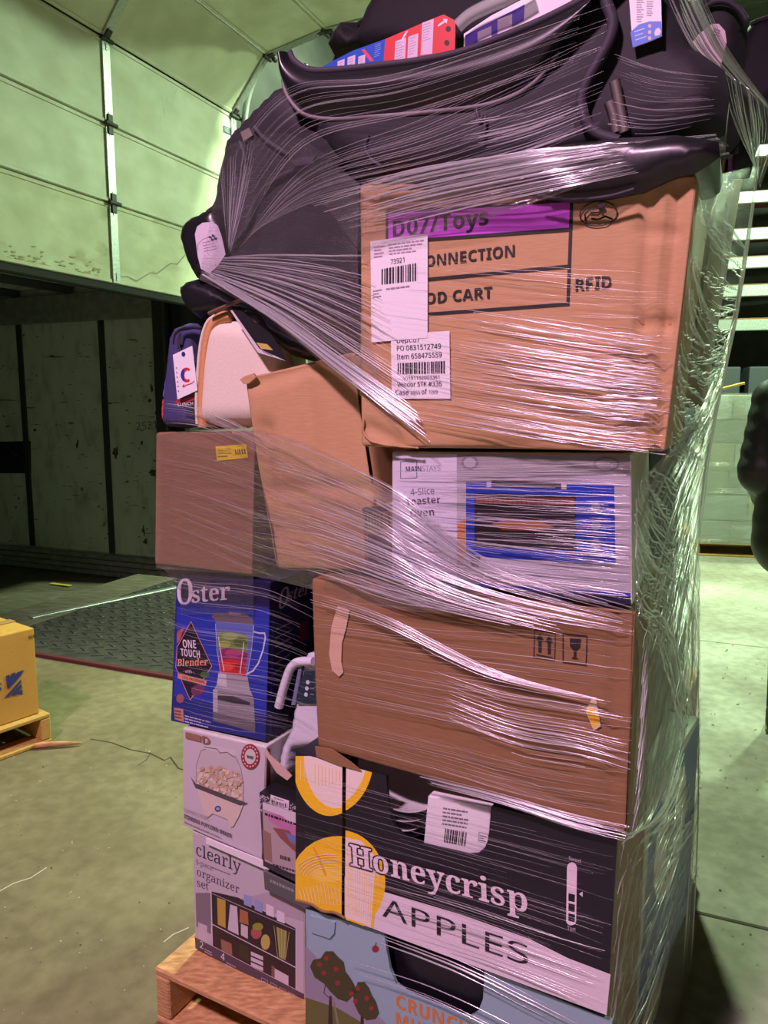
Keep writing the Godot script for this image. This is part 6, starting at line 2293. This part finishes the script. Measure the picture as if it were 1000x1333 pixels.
func build_film():
	var t := thing("stretch_film", "clear stretch film wound round the whole pallet load in glossy pleats", "stretch film", F(-0.5, 0.16, -0.5))
	# --- over the stroller seat, fanning from its lower left corner to the toy carton
	sheet(t, "film_sheet", [[[292, 190, -0.06], [380, 175, -0.03], [468, 240, 0.03]], [[262, 350, -0.05], [360, 380, -0.02], [470, 400, 0.03]], [[262, 356, -0.05], [380, 440, -0.01], [520, 560, 0.035]]], M.film, 30, 30, Vector2(1, 10))
	pleats(t, "pleat_fan", [[262, 336, -0.045], [350, 330, -0.01], [430, 330, 0.02], [476, 330, 0.035]], [[264, 358, -0.045], [360, 416, -0.01], [450, 490, 0.025], [560, 575, 0.036]], 150, 0.0004, 0.0014, 0.4, M.pleat, 24, 1.5, 11)
	pleats(t, "pleat_fan", [[268, 352, -0.045], [360, 408, -0.01], [450, 470, 0.025], [540, 530, 0.036]], [[262, 358, -0.045], [360, 420, -0.01], [450, 492, 0.025], [560, 580, 0.036]], 70, 0.0008, 0.0026, 0.5, M.pleat, 24, 1.5, 12)
	pleats(t, "pleat_fan", [[286, 215, -0.05], [290, 260, -0.05], [296, 320, -0.045]], [[340, 170, -0.05], [322, 250, -0.05], [300, 330, -0.04]], 46, 0.0004, 0.001, 0.4, M.pleat_fine, 20, 1.5, 13)
	pleats(t, "pleat_fan", [[306, 330, -0.05], [400, 215, -0.02], [560, 150, 0.0], [790, 40, 0.0]], [[330, 300, -0.05], [420, 260, -0.02], [600, 225, 0.0], [780, 170, 0.0]], 70, 0.0003, 0.0009, 0.3, M.pleat_fine, 28, 2.0, 14)
	pleats(t, "pleat_fan", [[300, 190, -0.05], [380, 110, -0.02], [520, 92, 0.0], [800, 0, 0.0]], [[320, 300, -0.05], [400, 190, -0.02], [560, 145, 0.0], [780, 70, 0.0]], 50, 0.0003, 0.0008, 0.3, M.pleat_fine, 28, 2.0, 15)
	# --- the bright band over the toy carton's top
	sheet(t, "film_sheet", [[[420, 262, 0.0], [560, 226, 0.05], [760, 185, 0.055], [930, 176, 0.02]], [[470, 330, 0.035], [620, 290, 0.045], [780, 235, 0.06], [950, 190, 0.0]]], M.film, 40, 24, Vector2(1, 8))
	pleats(t, "pleat_band", [[400, 262, 0.0], [520, 228, 0.045], [700, 194, 0.055], [930, 172, 0.02]], [[470, 306, 0.036], [600, 274, 0.045], [760, 240, 0.06], [950, 200, 0.0]], 120, 0.0003, 0.0013, 0.25, M.pleat, 26, 1.6, 21)
	pleats(t, "pleat_band", [[470, 236, 0.04], [560, 214, 0.05], [680, 198, 0.055], [790, 186, 0.055]], [[480, 276, 0.036], [570, 252, 0.045], [690, 226, 0.055], [800, 204, 0.06]], 50, 0.0006, 0.0024, 0.3, M.pleat, 22, 1.6, 22)
	pleats(t, "pleat_band", [[600, 156, 0.0], [680, 140, 0.0], [760, 110, 0.0]], [[600, 226, 0.02], [690, 200, 0.02], [770, 168, 0.02]], 60, 0.0003, 0.0014, 0.15, M.pleat, 18, 1.0, 23)
	# --- across the toy carton's face
	pleats(t, "pleat_band", [[500, 330, 0.034], [640, 340, 0.034], [780, 350, 0.034], [880, 356, 0.034]], [[480, 540, 0.034], [620, 570, 0.034], [760, 585, 0.034], [868, 580, 0.034]], 110, 0.0002, 0.0007, 0.08, M.pleat_fine, 30, 2.5, 31)
	pleats(t, "pleat_band", [[620, 400, 0.034], [720, 415, 0.034], [800, 428, 0.034], [880, 440, 0.034]], [[540, 545, 0.034], [680, 568, 0.034], [780, 582, 0.034], [868, 592, 0.034]], 170, 0.0003, 0.0013, 0.06, M.pleat, 36, 2.5, 32)
	pleats(t, "pleat_band", [[790, 430, 0.034], [820, 432, 0.034], [862, 440, 0.034]], [[770, 590, 0.034], [810, 592, 0.034], [850, 592, 0.034]], 110, 0.0004, 0.0016, 0.15, M.pleat, 18, 2.5, 33)
	# --- the steep band from the left carton across the middle of the load
	sheet(t, "film_sheet", [[[203, 566, -0.075], [340, 560, -0.02], [480, 620, 0.02], [640, 740, 0.02]], [[203, 740, -0.075], [340, 752, -0.03], [500, 790, 0.02], [640, 800, 0.02]]], M.film, 36, 24, Vector2(1, 12))
	pleats(t, "pleat_band", [[330, 556, -0.03], [420, 590, 0.0], [520, 640, 0.02], [640, 730, 0.02], [822, 790, 0.016]], [[330, 742, -0.03], [420, 752, 0.0], [520, 785, 0.02], [640, 800, 0.02], [826, 830, 0.016]], 150, 0.0003, 0.0011, 0.2, M.pleat, 34, 1.6, 41)
	pleats(t, "pleat_band", [[400, 640, 0.0], [500, 680, 0.018], [580, 745, 0.02], [700, 790, 0.016]], [[400, 744, 0.0], [500, 775, 0.018], [600, 800, 0.02], [740, 830, 0.016]], 90, 0.0006, 0.0022, 0.25, M.pleat, 26, 1.6, 42)
	pleats(t, "pleat_band", [[203, 580, -0.078], [270, 590, -0.078], [334, 610, -0.06], [400, 640, -0.02]], [[203, 690, -0.078], [270, 720, -0.078], [330, 742, -0.06], [420, 770, 0.0]], 70, 0.0002, 0.0008, 0.25, M.pleat_fine, 20, 1.5, 43)
	pleats(t, "pleat_band", [[214, 520, -0.07], [262, 530, -0.07], [330, 560, -0.04], [420, 600, 0.0]], [[216, 556, -0.07], [262, 560, -0.07], [332, 590, -0.04], [420, 650, 0.0]], 46, 0.0003, 0.0009, 0.3, M.pleat_fine, 20, 1.5, 44)
	# --- on the toaster carton
	pleats(t, "pleat_band", [[512, 600, 0.012], [620, 600, 0.012], [720, 600, 0.012], [820, 600, 0.012]], [[512, 735, 0.012], [620, 755, 0.012], [720, 770, 0.012], [822, 780, 0.012]], 190, 0.0002, 0.0010, 0.08, M.pleat, 34, 2.5, 51)
	pleats(t, "pleat_band", [[700, 650, 0.012], [760, 652, 0.012], [820, 655, 0.012]], [[690, 760, 0.012], [760, 768, 0.012], [822, 776, 0.012]], 90, 0.0003, 0.0013, 0.1, M.pleat, 22, 3.0, 52)
	# --- on the big brown carton
	pleats(t, "pleat_band", [[406, 775, 0.014], [560, 790, 0.014], [700, 800, 0.014], [826, 815, 0.014]], [[410, 960, 0.014], [560, 1000, 0.014], [700, 1040, 0.014], [820, 1060, 0.014]], 120, 0.0002, 0.0008, 0.15, M.pleat_fine, 34, 2.0, 61)
	pleats(t, "pleat_band", [[560, 860, 0.014], [650, 890, 0.014], [740, 905, 0.014], [824, 920, 0.014]], [[590, 950, 0.014], [680, 985, 0.014], [760, 1000, 0.014], [820, 1020, 0.014]], 60, 0.0004, 0.0014, 0.15, M.pleat, 28, 1.6, 62)
	pleats(t, "pleat_band", [[540, 1005, 0.014], [640, 1030, 0.014], [740, 1058, 0.014], [820, 1076, 0.014]], [[560, 1022, 0.014], [650, 1046, 0.014], [740, 1076, 0.014], [812, 1094, 0.014]], 60, 0.0005, 0.002, 0.2, M.pleat, 24, 1.5, 63)
	pleats(t, "pleat_band", [[404, 770, 0.012], [500, 800, 0.016], [640, 870, 0.016], [760, 905, 0.014]], [[404, 790, 0.012], [500, 822, 0.016], [640, 885, 0.016], [800, 915, 0.014]], 26, 0.0005, 0.0018, 0.3, M.pleat, 26, 1.5, 64)
	# --- on the fruit boxes: fine lines along the face
	pleats(t, "pleat_band", [[387, 1000, 0.008], [520, 1035, 0.008], [660, 1070, 0.008], [800, 1105, 0.008]], [[387, 1168, 0.008], [520, 1215, 0.008], [660, 1265, 0.008], [790, 1318, 0.008]], 80, 0.0002, 0.0006, 0.3, M.pleat_fine, 24, 1.5, 71)
	pleats(t, "pleat_band", [[470, 1130, 0.008], [580, 1160, 0.008], [700, 1200, 0.008], [790, 1226, 0.008]], [[520, 1220, 0.008], [620, 1250, 0.008], [720, 1290, 0.008], [770, 1312, 0.008]], 26, 0.0003, 0.0013, 0.2, M.pleat, 22, 1.5, 72)
	pleats(t, "pleat_band", [[500, 1210, 0.008], [600, 1250, 0.008], [700, 1300, 0.008], [760, 1333, 0.008]], [[440, 1260, 0.008], [560, 1300, 0.008], [680, 1360, 0.008], [740, 1390, 0.008]], 16, 0.0006, 0.002, 0.4, M.pleat, 22, 1.5, 73)
	# --- over the blender carton
	pleats(t, "pleat_band", [[205, 738, -0.07], [250, 752, -0.075], [340, 760, -0.07], [410, 790, 0.0]], [[224, 935, -0.07], [280, 950, -0.075], [350, 962, -0.06], [412, 975, 0.0]], 90, 0.0002, 0.0008, 0.25, M.pleat_fine, 24, 1.6, 81)
	sheet(t, "film_sheet", [[[203, 736, -0.082], [216, 744, -0.085], [232, 765, -0.085], [236, 800, -0.085]], [[330, 749, -0.075], [330, 752, -0.078], [330, 765, -0.08], [330, 800, -0.08]]], M.film, 16, 20, Vector2(1, 6))
	# --- the taut film down the right side, from the near corner to the far one
	var left := [[912, 232, 0.02], [900, 330, 0.02], [880, 470, 0.02], [866, 590, 0.015], [826, 640, 0.0], [826, 780, 0.0], [832, 880, 0.0], [820, 1080, 0.0], [806, 1100, 0.0], [790, 1333, 0.0], [785, 1420, 0.0]]
	var right := [[988, 214, -0.95], [976, 300, -1.0], [962, 380, -1.05], [944, 470, -1.08], [926, 560, -1.1], [912, 640, -1.12], [910, 780, -1.1], [910, 960, -1.0], [908, 1100, -0.82], [905, 1200, -0.78], [896, 1330, -0.74]]
	var mid := []
	for i in left.size():
		mid.append([lerpf(left[i][0], right[i][0], 0.5) + 3.0, lerpf(left[i][1], right[i][1], 0.5), lerpf(left[i][2], right[i][2], 0.36)])
	sheet(t, "side_film", [left, mid, right], M.film_side, 50, 24, Vector2(12, 1.2), 0.0)
	# strands on the side film: down and away high up, then sweeping up and away from the near corner
	var cl := catmull(V(left), 60)
	var cm := catmull(V(mid), 60)
	var cr := catmull(V(right), 60)
	var rg := RandomNumberGenerator.new()
	rg.seed = 90
	for fam in [[0.02, 0.20, 0.10, 50], [0.10, 0.36, 0.16, 110], [0.34, 0.52, 0.20, 120], [0.44, 0.80, -0.20, 120], [0.62, 1.12, -0.30, 70], [0.76, 1.0, -0.14, 50]]:
		var mb := MB.new()
		for i in fam[3]:
			var v0 := rg.randf_range(fam[0], fam[1])
			var s0 := rg.randf_range(-0.2, 0.7)
			var s1 := minf(s0 + rg.randf_range(0.25, 0.9), 1.0)
			s0 = maxf(s0, 0.01)
			var bend := rg.randf_range(0.7, 1.2)
			var line := []
			var rr := []
			var r := lerpf(0.0006, 0.0026, pow(rg.randf(), 2.0))
			for j in 15:
				var s := lerpf(s0, s1, j / 14.0)
				var v: float = clampf(v0 + fam[2] * pow(s, bend) * 1.1, 0.0, 1.0) * 60.0
				var k := mini(int(v), 59)
				var a: Vector3 = cl[k].lerp(cl[k + 1], v - k)
				var b: Vector3 = cm[k].lerp(cm[k + 1], v - k)
				var c: Vector3 = cr[k].lerp(cr[k + 1], v - k)
				var q: Vector3 = catmull([a, b, c], 24)[int(round(s * 24))]
				line.append(front(q.x, q.y, q.z) + U * 0.004)
				rr.append(r * (0.3 + 0.7 * sin(PI * clampf(j / 14.0, 0.05, 0.95))))
			mb.tube(line, rr, 5)
		put(t, "side_pleats", mb, M.pleat_side).set_meta("kind", "stuff")
	pleats(t, "side_edge", [[984, 220, -0.96], [958, 390, -1.05], [922, 570, -1.1], [906, 700, -1.12]], [[990, 216, -0.96], [964, 392, -1.05], [928, 570, -1.1], [912, 700, -1.12]], 40, 0.0006, 0.002, 0.3, M.pleat, 30, 1.0, 95)
	pleats(t, "side_edge", [[902, 700, -1.1], [900, 900, -1.02], [898, 1100, -0.8], [884, 1330, -0.72]], [[911, 700, -1.1], [911, 900, -1.02], [909, 1100, -0.82], [896, 1330, -0.74]], 22, 0.0006, 0.0022, 0.3, M.pleat, 30, 1.0, 96)
	# --- drawn-up film over the back right of the top
	sheet(t, "film_sheet", [[[862, -20, -0.1], [900, 60, -0.12], [940, 100, -0.2]], [[905, -20, -0.3], [950, 66, -0.4], [1010, 150, -0.6]]], M.film, 24, 20, Vector2(1, 8))
	pleats(t, "pleat_fan", [[862, -20, -0.05], [900, 60, -0.08], [938, 90, -0.15]], [[910, -20, -0.3], [950, 66, -0.4], [1012, 150, -0.6]], 70, 0.0005, 0.002, 0.4, M.pleat, 20, 1.2, 97)
	sheet(t, "film_sheet", [[[940, 95, -0.15], [962, 150, -0.3], [985, 235, -0.7]], [[1012, 140, -0.6], [1010, 180, -0.7], [990, 245, -0.9]]], M.film_side, 24, 20, Vector2(1, 8))
	pleats(t, "pleat_fan", [[938, 90, -0.15], [952, 150, -0.3], [984, 220, -0.8]], [[1010, 140, -0.6], [1010, 180, -0.7], [988, 240, -0.9]], 70, 0.0005, 0.0022, 0.3, M.pleat, 20, 1.2, 98)
	pleats(t, "pleat_fan", [[800, 70, 0.0], [860, 90, -0.02], [940, 100, -0.05]], [[790, 170, 0.0], [850, 176, 0.0], [930, 160, -0.02]], 50, 0.0003, 0.001, 0.1, M.pleat_fine, 18, 1.5, 99)
